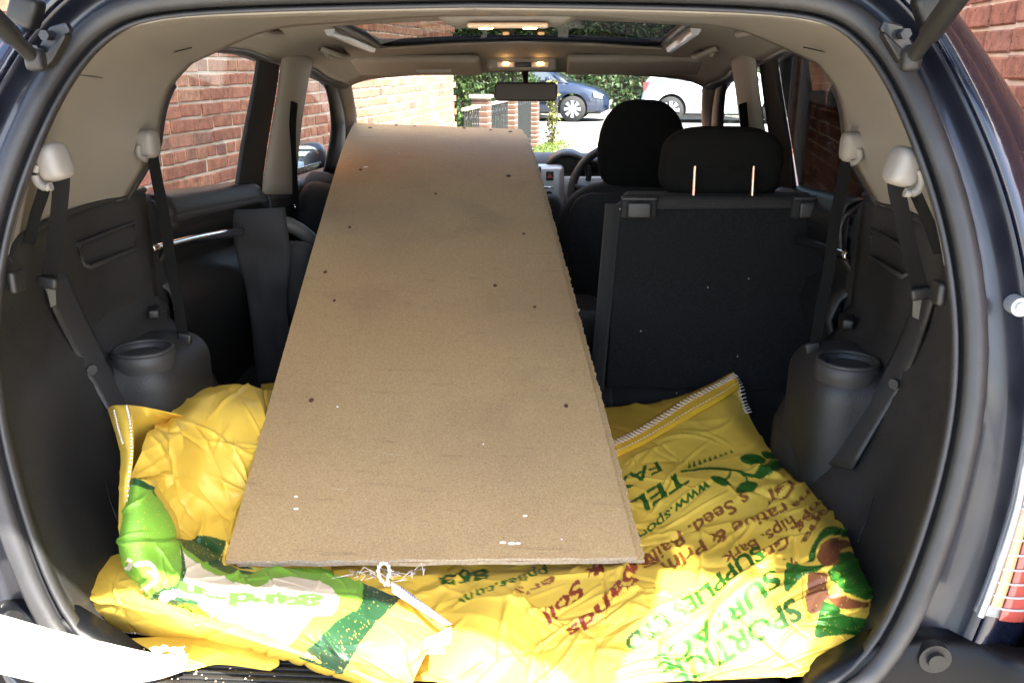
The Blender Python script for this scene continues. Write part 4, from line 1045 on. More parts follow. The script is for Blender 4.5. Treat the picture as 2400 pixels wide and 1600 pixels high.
# passenger seat, laid forward under the boards
ps = cushion('passenger_seat', (-.34, 2.90, .70), (.50, .17, .56), M['bagcloth'], car, power=3.6, power_y=3, n=22, rot=(R(18), 0, 0))
ph = cushion('passenger_headrest', PY(738, 448, 2.78), (.11, .10, .14), M['bagcloth'], ps, power=4, power_y=3, n=14, rot=(R(15), R(10), 0))
cushion('seat_shoulder', PY(730, 530, 2.70), (.15, .13, .30), M['bagcloth'], ps, power=4, power_y=3, n=14, rot=(0, R(14), 0))
cushion('seat_side', PY(1262, 520, 2.85), (.12, .16, .20), M['bagcloth'], ps, power=4, power_y=3, n=14, rot=(0, R(-16), 0))
# left rear seat tipped up, a loose flap of trim cloth over its edge
ts = rbox('tipped_seat', (-.49, 2.36, .71), (.27, .34, .38), .07, M['fabric'], car, seg=5)
Af = [PY(522, 482, 2.10), PY(548, 600, 2.10), PY(575, 720, 2.11), PY(590, 880, 2.12)]; Bf = [PY(654, 476, 2.12), PY(666, 590, 2.12), PY(660, 720, 2.13), PY(690, 880, 2.14)]
a, b = crom(Af, 22), crom(Bf, 22); rows = []
for t in np.linspace(0, 1, 14):
    rows.append([Vector(p) + Vector((0, -.008 * math.sin(math.pi * t) + .012 * noise.noise(Vector((t * 3, k * .25, 1))), 0)) for k, p in enumerate(a * (1 - t) + b * t)])
loft('cloth_flap', rows, M['bagcloth'], ts, solid=.004)
arc = [PY(650, 512, 2.28), PY(672, 520, 2.29), PY(700, 538, 2.31), PY(725, 565, 2.33), PY(748, 605, 2.35), PY(765, 660, 2.36)]
tube('seat_rim', crom(arc, 16), .020, pmat('grey_rim_plastic', (.075, .073, .068), .5, var=.2), ts, seg=10)
cushion('seat_pad', PY(680, 650, 2.2), (.12, .10, .22), M['bagcloth'], ts, n=12, power=3.5)
# ---- dashboard
rows = []
for y, z in ((3.52, .70), (3.47, .86), (3.46, .985), (3.50, 1.035), (3.58, 1.05), (3.75, 1.045), (3.98, 1.0)):
    rows.append([Vector((x, y + .05 * (abs(x) / .7) ** 2, z - .015 * (abs(x) / .7) ** 2)) for x in np.linspace(-.70, .70, 17)])
dash = loft('dashboard', rows, M['grey'], car, solid=.006)
for px, py, rad, Y in ((1303, 402, .082, 3.42), (1362, 405, .062, 3.44)):
    c = PY(px, py, Y)
    pts = [c + Vector((math.cos(a) * rad, .0, math.sin(a) * rad * .92)) for a in np.linspace(-.3, math.pi + .3, 22)]
    hd = tube('instrument_hood', pts, .011, M['black'], dash, seg=8)
    rows = [[p for p in pts], [p + Vector((0, .10, .012)) for p in pts]]; loft('hood_shell', rows, M['black'], hd, solid=.006)
    V = [c + Vector((0, .05, 0))] + [c + Vector((math.cos(a) * rad, .05, math.sin(a) * rad * .92)) for a in np.linspace(0, 2 * math.pi, 25)]
    mob('dial', V, [(0, k, k + 1) for k in range(1, 25)], M['black'], hd, smooth=False)
    tube('dial_ring', [c + Vector((math.cos(a) * rad * .86, .035, math.sin(a) * rad * .80)) for a in np.linspace(0, 2 * math.pi, 33)], .0025, M['silver'], hd, seg=5)
# silver centre stack
st_ = rbox('centre_stack', PY(1246, 470, 3.40), (.16, .10, .30), .02, M['silver'], dash, seg=4)
rbox('stack_screen', PY(1226, 400, 3.335), (.055, .02, .055), .004, M['black'], st_)
hz = rbox('hazard_switch', PY(1263, 404, 3.335), (.028, .02, .035), .004, M['grey'], st_)
tri = [PY(1263, 398, 3.322), PY(1256, 409, 3.322), PY(1270, 409, 3.322)]; slab('hazard_mark', tri, .001, pmat('hazard_red', (.5, .08, .07), .4), hz, nrm=(0, 1, 0))
kb = PY(1261, 446, 3.335); cyl('knob', kb + Vector((0, .03, 0)), kb + Vector((0, -.012, 0)), .013, M['chrome'], st_, 20)
rbox('stack_strip', PY(1258, 430, 3.338), (.04, .015, .008), .003, M['chrome'], st_)
rbox('facia', PY(1345, 435, 3.43), (.30, .02, .10), .008, M['silver'], dash)
# steering wheel
c = PY(1432, 446, 3.20); rad = .185; tilt = R(28)
pts = [c + Vector((math.cos(a) * rad, math.sin(a) * rad * math.sin(tilt), math.sin(a) * rad * math.cos(tilt))) for a in np.linspace(0, 2 * math.pi, 49)]
sw = tube('steering_wheel', pts, .0155, M['black'], car, seg=10, cap=False)
cushion('horn_pad', c + Vector((0, .02, -.01)), (.15, .06, .13), M['black'], sw, n=12, power=3, rot=(-tilt, 0, 0))
for a in (R(8), R(172), R(-90)):
    tube('spoke', [c + Vector((0, .01, 0)), c + Vector((math.cos(a) * rad, math.sin(a) * rad * math.sin(tilt), math.sin(a) * rad * math.cos(tilt)))], .014, M['black'], sw, seg=8)
tube('stalk', [c + Vector((-.10, .05, -.02)), PY(1338, 452, 3.23)], [.006, .010], M['black'], sw, seg=8)
# ================================================================== the load: boards and sacks
# ---- two sheets of hardboard
ZB = .692
b_l, b_r = PZ(517, 1289, ZB), PZ(1463, 1279, ZB - .001); bw_ = (b_r - b_l).length
lo, hi = 2.4, 4.2
for _ in range(40):
    mid_ = (lo + hi) / 2
    if (PY(1200, 296, mid_) - PY(813, 281, mid_)).length < bw_: lo = mid_
    else: hi = mid_
t_l, t_r = PY(813, 281, lo) + Vector((0, 0, .042)), PY(1200, 296, lo) + Vector((0, 0, .042))
def board_mat():
    m, nt, b = new_mat('hardboard'); L = nt.links; tc = nt.nodes.new("ShaderNodeTexCoord")
    def nz(scale, det=3, rough=.55):
        n = nt.nodes.new("ShaderNodeTexNoise"); n.inputs['Scale'].default_value = scale; n.inputs['Detail'].default_value = det; n.inputs['Roughness'].default_value = rough; L.new(tc.outputs['Object'], n.inputs['Vector']); return n
    def mixc(fac, a, c):
        x = nt.nodes.new("ShaderNodeMix"); x.data_type = 'RGBA'; L.new(fac, x.inputs['Factor'])
        if isinstance(a, tuple): x.inputs['A'].default_value = (*a, 1)
        else: L.new(a, x.inputs['A'])
        x.inputs['B'].default_value = (*c, 1); return x.outputs['Result']
    def rng(o, a, c, lo=0., hi=1.):
        r = nt.nodes.new("ShaderNodeMapRange"); r.inputs[1].default_value = a; r.inputs[2].default_value = c; r.inputs[3].default_value = lo; r.inputs[4].default_value = hi; L.new(o, r.inputs[0]); return r.outputs[0]
    c = mixc(rng(nz(260, 4).outputs['Fac'], .35, .65), (.355, .236, .106), (.45, .318, .155))
    c = mixc(rng(nz(2.3, 4).outputs['Fac'], .46, .70, 0, .32), c, (.28, .170, .10))       # reddish damp patches
    c = mixc(rng(nz(5.5, 5).outputs['Fac'], .56, .74, 0, .28), c, (.20, .135, .08))
    c = mixc(rng(nz(620, 1).outputs['Fac'], .64, .69, 0, .7), c, (.10, .06, .035))         # dark fibres
    c = mixc(rng(nz(430, 1).outputs['Fac'], .68, .72, 0, .5), c, (.62, .53, .40))          # pale fibres
    def strz(sx, sy, rot=0.):
        mp = nt.nodes.new("ShaderNodeMapping"); mp.inputs['Scale'].default_value = (sx, sy, sy); mp.inputs['Rotation'].default_value = (0, 0, rot); L.new(tc.outputs['Object'], mp.inputs['Vector'])
        n = nt.nodes.new("ShaderNodeTexNoise"); n.inputs['Scale'].default_value = 1; n.inputs['Detail'].default_value = 5; n.inputs['Roughness'].default_value = .7; L.new(mp.outputs[0], n.inputs['Vector']); return n.outputs['Fac']
    c = mixc(rng(strz(7, 55), .60, .72, 0, .5), c, (.17, .11, .065))                        # scuffs across the sheet
    c = mixc(rng(strz(70, 5, .06), .64, .74, 0, .4), c, (.46, .36, .24))                    # pale drag marks along it
    c = mixc(rng(nz(17, 6, .7).outputs['Fac'], .66, .76, 0, .6), c, (.15, .095, .055))      # small dirty spots
    L.new(c, b.inputs['Base Color']); sset(b, Roughness=.72); b.inputs['Specular IOR Level'].default_value = .35
    bp = nt.nodes.new("ShaderNodeBump"); bp.inputs['Strength'].default_value = .5; bp.inputs['Distance'].default_value = .0012
    L.new(nz(700, 2).outputs['Fac'], bp.inputs['Height']); L.new(bp.outputs[0], b.inputs['Normal'])
    return m
M['board'] = board_mat(); M['crumb'] = pmat('board_core', (.33, .26, .17), .95, bump=1.0, bscale=500, col2=(.52, .44, .33), vscale=260)
M['rust'] = pmat('rusty_nail', (.07, .030, .018), .8); M['splash'] = pmat('white_paint_speck', (.75, .73, .68), .6)
def board(name, label, TL, TR, BL, BR, thick, seed, jit):
    rg = np.random.RandomState(seed); nr, nc = 420, 24; V = []; nrm = ((TR - BL).cross(BR - TL)).normalized()
    if nrm.z < 0: nrm = -nrm
    P = np.zeros((nr, nc, 3))
    for i in range(nr):
        t = i / (nr - 1); a = BL * (1 - t) + TL * t; b = BR * (1 - t) + TR * t
        arch = .010 * math.sin(math.pi * t) - .046 * max(0, (t - .72) / .28) ** 2 
        for j in range(nc):
            u = j / (nc - 1); p = a * (1 - u) + b * u + nrm * (arch + .0016 * noise.noise(Vector((u * 3, t * 6, seed))))
            if j == nc - 1: p += (b - a).normalized() * (rg.normal() * jit + 2.0 * jit * noise.noise(Vector((t * 60, seed, 0))))
            if j == 0: p += (b - a).normalized() * rg.normal() * jit * .25
            if i == 0: p += (a - TL).normalized() * rg.normal() * .0009
            P[i, j] = p
    ups = [Vector(p) for p in P.reshape(-1, 3)]; dn = [p - nrm * thick for p in ups]; n = nr * nc
    F = grid_faces(nr, nc); G = [tuple(k + n for k in f[::-1]) for f in F]
    E = []
    for i in range(nr - 1): E += [(i * nc, (i + 1) * nc, (i + 1) * nc + n, i * nc + n), (i * nc + nc - 1, (i + 1) * nc + nc - 1, (i + 1) * nc + nc - 1 + n, i * nc + nc - 1 + n)]
    for j in range(nc - 1): E += [(j, j + 1, j + 1 + n, j + n), ((nr - 1) * nc + j, (nr - 1) * nc + j + 1, (nr - 1) * nc + j + 1 + n, (nr - 1) * nc + j + n)]
    o = mob(name, ups + dn, F + G + E, M['board'], None, autosmooth=30); o.data.materials.append(M['crumb'])
    mi = np.zeros(len(o.data.polygons), dtype=np.int32); mi[len(F) + len(G):] = 1; o.data.polygons.foreach_set('material_index', mi)
    return o, nrm
bd, BN = board('hardboard_sheet', '', t_l, t_r, b_l, b_r, .0055, 1, .0006)
tag(bd, 'upper of two long brown hardboard sheets running from boot to dashboard', 'board')
fwd = (t_l - b_l).normalized(); rgt = (b_r - b_l).normalized()
bd2, _ = board('hardboard_sheet', '', t_l - BN * .0075 - fwd * .03 + rgt * .012, t_r - BN * .0075 - fwd * .03 + rgt * .010, b_l - BN * .0070 + rgt * .016 + fwd * .002, b_r - BN * .0070 + rgt * .013 + fwd * .001, .0065, 2, .0011)
tag(bd2, 'lower hardboard sheet showing a crumbly edge beneath the upper sheet', 'board')
BROT = BN.to_track_quat('Z', 'Y').to_euler()
from mathutils.bvhtree import BVHTree
_bvh = BVHTree.FromPolygons([v.co for v in bd.data.vertices], [tuple(p.vertices) for p in bd.data.polygons])
def on_board(px, py, lift=.0):
    h_ = _bvh.ray_cast(CAM, ray(px, py).normalized())
    return (h_[0] + BN * lift) if h_[0] is not None else None
for px, py, r_ in ((803, 522, .0055), (1203, 537, .005), (1137, 656, .006), (1228, 705, .0045), (768, 690, .0045), (828, 390, .006), (1168, 404, .010), (1300, 932, .005), (715, 919, .006), (1001, 445, .005), (850, 294, .009), (910, 288, .009), (952, 290, .008), (1066, 295, .009), (1127, 299, .007), (1172, 303, .010), (990, 287, .007), (747, 625, .006)):
    if on_board(px, py) is None: continue
    o = cushion('nail_hole', on_board(px, py, .0004), (r_ * 1.6, r_ * 2.2, .004), M['rust'], bd, n=6, power=2, power_y=2, rot=BROT)
for px, py, r_ in ((1206, 1184, .0045), (1155, 1245, .006), (1175, 1247, .007), (1190, 1247, .005), (680, 1140, .004), (680, 1168, .005), (775, 934, .0025), (915, 352, .005), (840, 384, .010), (1290, 1238, .002), (1110, 1020, .002)):
    if on_board(px, py) is None: continue
    cushion('paint_speck', on_board(px, py, .0002), (r_ * 1.8, r_ * .9, .003), M['splash'], bd, n=5, power=2, power_y=2, rot=BROT)
for (x0, y0, x1, y1) in ((838, 384, 868, 381), (1012, 488, 1040, 500), (905, 352, 925, 348), (1040, 372, 1075, 395), (1052, 430, 1070, 440), (700, 742, 720, 760), (880, 1040, 930, 1046), (1100, 610, 1130, 604), (760, 1120, 800, 1126)):
    q_ = [on_board(x0 + (x1 - x0) * t, y0 + (y1 - y0) * t, .0003) for t in (0, .33, .66, 1)]
    if None not in q_: tube('scratch', q_, [.0002, .0005, .0005, .0002], M['crumb'], bd, seg=5)
# ---- print on the sacks
YEL, LGR, DGR, CRM, BRN, TGR = (.80, .55, .075), (.20, .42, .045), (.020, .075, .022), (.78, .68, .50), (.26, .085, .022), (.018, .10, .010)
CH, CW = 1700, 2400
def canvas(c):
    a = np.zeros((CH, CW, 3), np.float32); a[:] = c; return a
def fill_tri(cv, a, b, c, col):
    x0 = int(max(0, min(a[0], b[0], c[0]))); x1 = int(min(CW - 1, max(a[0], b[0], c[0]) + 1)); y0 = int(max(0, min(a[1], b[1], c[1]))); y1 = int(min(CH - 1, max(a[1], b[1], c[1]) + 1))
    if x1 < x0 or y1 < y0: return
    X, Y = np.meshgrid(np.arange(x0, x1 + 1), np.arange(y0, y1 + 1))
    def e(p, q): return (q[0] - p[0]) * (Y - p[1]) - (q[1] - p[1]) * (X - p[0])
    w0, w1, w2 = e(a, b), e(b, c), e(c, a); msk = ((w0 >= 0) & (w1 >= 0) & (w2 >= 0)) | ((w0 <= 0) & (w1 <= 0) & (w2 <= 0))
    cv[y0:y1 + 1, x0:x1 + 1][msk] = col
def fill_poly(cv, pts, col, wear=0.0):
    pts = crom(list(pts) + [pts[0]], len(pts) * 5)[:-1] if len(pts) > 4 else np.array(pts, float)
    x0, x1 = int(max(0, pts[:, 0].min())), int(min(CW - 1, pts[:, 0].max() + 1)); y0, y1 = int(max(0, pts[:, 1].min())), int(min(CH - 1, pts[:, 1].max() + 1))
    X, Y = np.meshgrid(np.arange(x0, x1 + 1), np.arange(y0, y1 + 1)); ins = np.zeros(X.shape, bool); n = len(pts)
    for i in range(n):
        (xa, ya), (xb, yb) = pts[i], pts[(i + 1) % n]
        if ya == yb: continue
        c = ((ya > Y) != (yb > Y)) & (X < (xb - xa) * (Y - ya) / (yb - ya) + xa); ins ^= c
    if wear: ins &= np.random.rand(*ins.shape) > wear
    cv[y0:y1 + 1, x0:x1 + 1][ins] = col
def ellipse(cv, c, rx, ry, ang, col):
    a = np.linspace(0, 2 * math.pi, 20)[:-1]; ca, sa = math.cos(ang), math.sin(ang)
    fill_poly(cv, [(c[0] + rx * math.cos(t) * ca - ry * math.sin(t) * sa, c[1] + rx * math.cos(t) * sa + ry * math.sin(t) * ca) for t in a], col)
def stroke(cv, pts, w, col):
    p = crom(pts, len(pts) * 8) if len(pts) > 2 else np.array(pts, float)
    for i in range(len(p) - 1):
        d = p[i + 1] - p[i]; L = np.hypot(*d) + 1e-6; n = np.array([-d[1], d[0]]) / L * w / 2; e = d / L * w * .25
        a, b, c, q = p[i] + n - e, p[i + 1] + n + e, p[i + 1] - n + e, p[i] - n - e; fill_tri(cv, a, b, c, col); fill_tri(cv, a, c, q, col)
def text_tris(s, fat=.022):
    cu = bpy.data.curves.new('t', 'FONT'); cu.body = s; cu.offset = fat; cu.resolution_u = 4; o = bpy.data.objects.new('t', cu); COL.objects.link(o)
    bpy.context.view_layer.update(); ev = o.evaluated_get(bpy.context.evaluated_depsgraph_get()); me = ev.to_mesh(); me.calc_loop_triangles()
    v = np.array([tuple(x.co)[:2] for x in me.vertices]); t = [tuple(x.vertices) for x in me.loop_triangles]; ev.to_mesh_clear()
    bpy.data.objects.remove(o); bpy.data.curves.remove(cu)
    return v, t
def text(cv, s, p0, p1, up, col, fat=.022, curve=0.0):
    v, t = text_tris(s, fat); x0, x1 = v[:, 0].min(), v[:, 0].max(); p0, p1, up = np.array(p0, float), np.array(p1, float), np.array(up, float)
    u = (v[:, 0] - x0) / (x1 - x0); h = v[:, 1] / .70
    q = p0 + u[:, None] * (p1 - p0) + h[:, None] * up + (np.sin(u * math.pi) * curve)[:, None] * up
    for a, b, c in t: fill_tri(cv, q[a], q[b], q[c], col)
c3 = lambda x, y: ((1300 + x / 2.119) / 1.0204, (860 + y / 2.119) / 1.0204)
c2 = lambda x, y: ((500 + x / 2.94) / 1.0204, (1200 + y / 2.94) / 1.0204)
c1 = lambda x, y: ((x / 2.1775) / 1.0204, (880 + y / 2.1775) / 1.0204)
k3 = 1 / 2.119 / 1.0204
def t3(cv, s, a, b, up, col, **k): text(cv, s, c3(*a), c3(*b), (up[0] * k3, up[1] * k3), col, **k)
cvR = canvas(YEL)
t3(cvR, 'FAX:', (510, 470), (250, 610), (26, 56), TGR); t3(cvR, 'TEL:', (640, 525), (340, 690), (32, 66), TGR)
t3(cvR, 'www.sporting', (765, 585), (300, 880), (20, 40), TGR)
t3(cvR, 's Seed. Railw', (950, 625), (395, 955), (30, 50), BRN); t3(cvR, 'rative & Prim', (1140, 675), (520, 960), (30, 48), BRN)
t3(cvR, 'hips. Bark', (1175, 735), (830, 945), (30, 44), BRN); t3(cvR, 's. Gra', (1220, 760), (1000, 930), (34, 44), BRN)
t3(cvR, 'Gr', (1165, 560), (1035, 640), (36, 60), BRN, fat=.03); t3(cvR, 'ana', (1290, 580), (1170, 690), (26, 22), BRN); t3(cvR, 'mps.', (1310, 650), (1180, 800), (30, 22), BRN); t3(cvR, 'pas', (1395, 690), (1240, 740), (20, 40), BRN); t3(cvR, 'na', (1300, 740), (1220, 860), (30, 20), BRN); t3(cvR, 'T.', (1200, 930), (1130, 945), (5, 40), BRN); t3(cvR, 'A', (1215, 520), (1160, 545), (5, 26), BRN)
RED = (.27, .040, .018)
ellipse(cvR, c3(390, 1003), 11, 10, 0, RED)
t3(cvR, 'Sands', (395, 1010), (55, 1300), (30, 62), RED, fat=.026); t3(cvR, '& Soil', (235, 950), (-60, 1215), (30, 62), RED, fat=.026); t3(cvR, 's', (505, 935), (430, 975), (14, 40), RED)
text(cvR, "er's", (1272, 1322), (1178, 1362), (5, 16), BRN); text(cvR, 'pplies.com', (1255, 1298), (1052, 1372), (6, 20), TGR); text(cvR, '863', (1120, 1298), (1008, 1318), (6, 26), TGR, fat=.03)
t3(cvR, 'SUPPLIES LTD', (1010, 880), (340, 1350), (42, 70), TGR, fat=.03); t3(cvR, 'SURFACE', (1090, 1010), (480, 1450), (46, 80), TGR, fat=.03); t3(cvR, 'SPORTICE', (1190, 1150), (560, 1500), (46, 92), TGR, fat=.03)
P3 = lambda L: [c3(*q) for q in L]
G3 = (.022, .12, .012)
for L_ in ([(1150, 960), (1260, 990), (1340, 985), (1300, 1040), (1240, 1060), (1150, 1125)], [(1400, 920), (1500, 935), (1580, 1060), (1600, 1165), (1500, 1150), (1400, 1120), (1350, 1040), (1380, 990)],
           [(1250, 965), (1270, 900), (1300, 850), (1350, 795), (1440, 815), (1480, 850), (1350, 848), (1305, 890), (1290, 955)], [(1320, 1160), (1400, 1185), (1440, 1230), (1610, 1260), (1600, 1345), (1450, 1335), (1310, 1350)]): fill_poly(cvR, P3(L_), G3, .012)
for L_ in ([(1270, 1045), (1345, 1045), (1345, 1130), (1430, 1145), (1560, 1185), (1430, 1200), (1340, 1160), (1310, 1215), (1255, 1205)], [(1300, 935), (1340, 875), (1430, 862), (1490, 888), (1420, 910), (1390, 995), (1330, 985)]): fill_poly(cvR, P3(L_), (.20, .07, .025), .012)
stroke(cvR, P3([(630, 520), (760, 508), (900, 525), (1000, 540), (1080, 470)]), 7, G3); stroke(cvR, P3([(880, 520), (860, 560), (810, 590)]), 5, G3); stroke(cvR, P3([(950, 535), (960, 600)]), 5, G3)
for (x, y, rx, ry, an) in ((985, 468, 64, 28, .1), (1062, 520, 72, 26, -.35), (955, 600, 58, 32, -.2), (825, 580, 52, 22, .3), (1060, 445, 40, 16, .3)): ellipse(cvR, c3(x, y), rx * k3, ry * k3, an, G3)
for i in range(9):
    x = 660 + i * 26; fill_poly(cvR, P3([(x, 505 - i * 9), (x + 6, 462 - i * 6), (x + 20, 498 - i * 9)]), G3)
cvL = canvas(YEL); P1_ = lambda L: [c1(*q) for q in L]; P2_ = lambda L: [c2(*q) for q in L]
fill_poly(cvL, P1_([(560, 535), (700, 522), (775, 560), (815, 640), (850, 760), (880, 850), (940, 890), (1090, 950), (1250, 985), (1500, 985), (1760, 1020), (1900, 1120), (1860, 1220), (1640, 1420), (1500, 1480), (1200, 1400), (900, 1250), (600, 1150), (540, 900)]), LGR, .01)
fill_poly(cvL, P1_([(560, 525), (640, 523), (720, 527), (775, 560), (800, 620), (770, 590), (715, 562), (640, 556), (560, 560)]), DGR, .012)
fill_poly(cvL, P1_([(905, 885), (980, 935), (1140, 1010), (1290, 1085), (1400, 1045), (1500, 1030), (1640, 1060), (1725, 1140), (1700, 1235), (1600, 1252), (1500, 1345), (1420, 1410), (1180, 1320), (1080, 1240), (1000, 1150), (920, 1130), (830, 1175), (800, 1120), (900, 1070), (940, 985)]), CRM)
fill_poly(cvL, P1_([(868, 850), (915, 900), (928, 985), (890, 1065), (800, 1100), (792, 1150), (830, 1180), (825, 1110), (915, 1072), (950, 990), (930, 905)]), DGR, .03)
fill_poly(cvL, P1_([(830, 1170), (900, 1130), (1000, 1150), (1010, 1168), (930, 1160), (860, 1190)]), DGR, .03)
fill_poly(cvL, P1_([(860, 1190), (930, 1160), (1010, 1168), (1090, 1245), (1180, 1320), (1060, 1290), (930, 1230)]), LGR)
fill_poly(cvL, P1_([(868, 850), (960, 835), (1060, 812), (1160, 868), (1140, 948), (1300, 992), (1200, 1002), (1090, 955), (940, 892)]), DGR, .02)
fill_poly(cvL, P2_([(1028, 500), (1150, 545), (1285, 610), (1110, 800), (990, 950), (890, 1120), (600, 1015), (740, 870), (850, 770), (980, 700), (1028, 600)]), (.016, .065, .024), .02)
fill_poly(cvL, P2_([(1285, 610), (1500, 700), (1640, 800), (1400, 1000), (1250, 1180), (890, 1180), (990, 950), (1110, 800)]), YEL)
text(cvL, 'garden', c1(1650, 1160), c1(915, 1040), (-4, 30), (.08, .26, .04), fat=.05, curve=.35)
stroke(cvL, P1_([(700, 960), (760, 970), (795, 1010), (780, 1060), (730, 1090)]), 9, CRM); stroke(cvL, P1_([(650, 985), (665, 955), (682, 935)]), 12, CRM)
# ---- cloth patches
def sack_mat():
    m, nt, b = new_mat('woven_sack'); L = nt.links
    at = nt.nodes.new("ShaderNodeAttribute"); at.attribute_name = 'Col'; tc = nt.nodes.new("ShaderNodeTexCoord")
    nz = nt.nodes.new("ShaderNodeTexNoise"); nz.inputs['Scale'].default_value = 9; nz.inputs['Detail'].default_value = 5; L.new(tc.outputs['Object'], nz.inputs['Vector'])
    mr_ = nt.nodes.new("ShaderNodeMapRange"); mr_.inputs[1].default_value = .3; mr_.inputs[2].default_value = .7; mr_.inputs[3].default_value = .82; mr_.inputs[4].default_value = 1.08; L.new(nz.outputs['Fac'], mr_.inputs[0])
    mu = nt.nodes.new("ShaderNodeMix"); mu.data_type = 'RGBA'; mu.blend_type = 'MULTIPLY'; mu.inputs['Factor'].default_value = 1; L.new(at.outputs['Color'], mu.inputs['A']); L.new(mr_.outputs[0], mu.inputs['B'])
    L.new(mu.outputs['Result'], b.inputs['Base Color']); sset(b, Roughness=.44); b.inputs['Specular IOR Level'].default_value = .45
    uv = nt.nodes.new("ShaderNodeUVMap"); uv.uv_map = 'cloth'
    ck = nt.nodes.new("ShaderNodeTexChecker"); ck.inputs['Scale'].default_value = 1; L.new(uv.outputs[0], ck.inputs['Vector'])
    n2 = nt.nodes.new("ShaderNodeTexNoise"); n2.inputs['Scale'].default_value = 60; n2.inputs['Detail'].default_value = 4; L.new(tc.outputs['Object'], n2.inputs['Vector'])
    ad = nt.nodes.new("ShaderNodeMath"); ad.operation = 'MULTIPLY_ADD'; ad.inputs[1].default_value = .25; L.new(ck.outputs['Fac'], ad.inputs[0]); L.new(n2.outputs['Fac'], ad.inputs[2])
    bp = nt.nodes.new("ShaderNodeBump"); bp.inputs['Strength'].default_value = .35; bp.inputs['Distance'].default_value = .0025; L.new(ad.outputs[0], bp.inputs['Height']); L.new(bp.outputs[0], b.inputs['Normal'])
    tr = nt.nodes.new("ShaderNodeBsdfTranslucent"); L.new(mu.outputs['Result'], tr.inputs[0]); ms = nt.nodes.new("ShaderNodeMixShader"); ms.inputs[0].default_value = .12
    L.new(b.outputs[0], ms.inputs[1]); L.new(tr.outputs[0], ms.inputs[2]); L.new(ms.outputs[0], nt.nodes["Material Output"].inputs[0])
    return m
M['sack'] = sack_mat(); M['thread'] = pmat('white_thread', (.72, .66, .62), .8); M['strap'] = pmat('white_webbing', (.58, .57, .56), .7, bump=1.0, bscale=400)
M['label'] = pmat('white_fabric_label', (.80, .80, .82), .6); M['blue_thread'] = pmat('blue_thread', (.06, .10, .45), .7)
def PZ_np(G):
    u = (G[..., 0] - W / 2) / FPX; v = (H / 2 - G[..., 1]) / FPX
    h = math.cos(PITCH) + v * math.sin(PITCH); z = -math.sin(PITCH) + v * math.cos(PITCH)
    d = np.stack([u * math.cos(YAW) - h * math.sin(YAW), u * math.sin(YAW) + h * math.cos(YAW), z], -1)
    t = (G[..., 2] - CAM.z) / d[..., 2]; return np.array(CAM) + d * t[..., None]
PATCH = {}
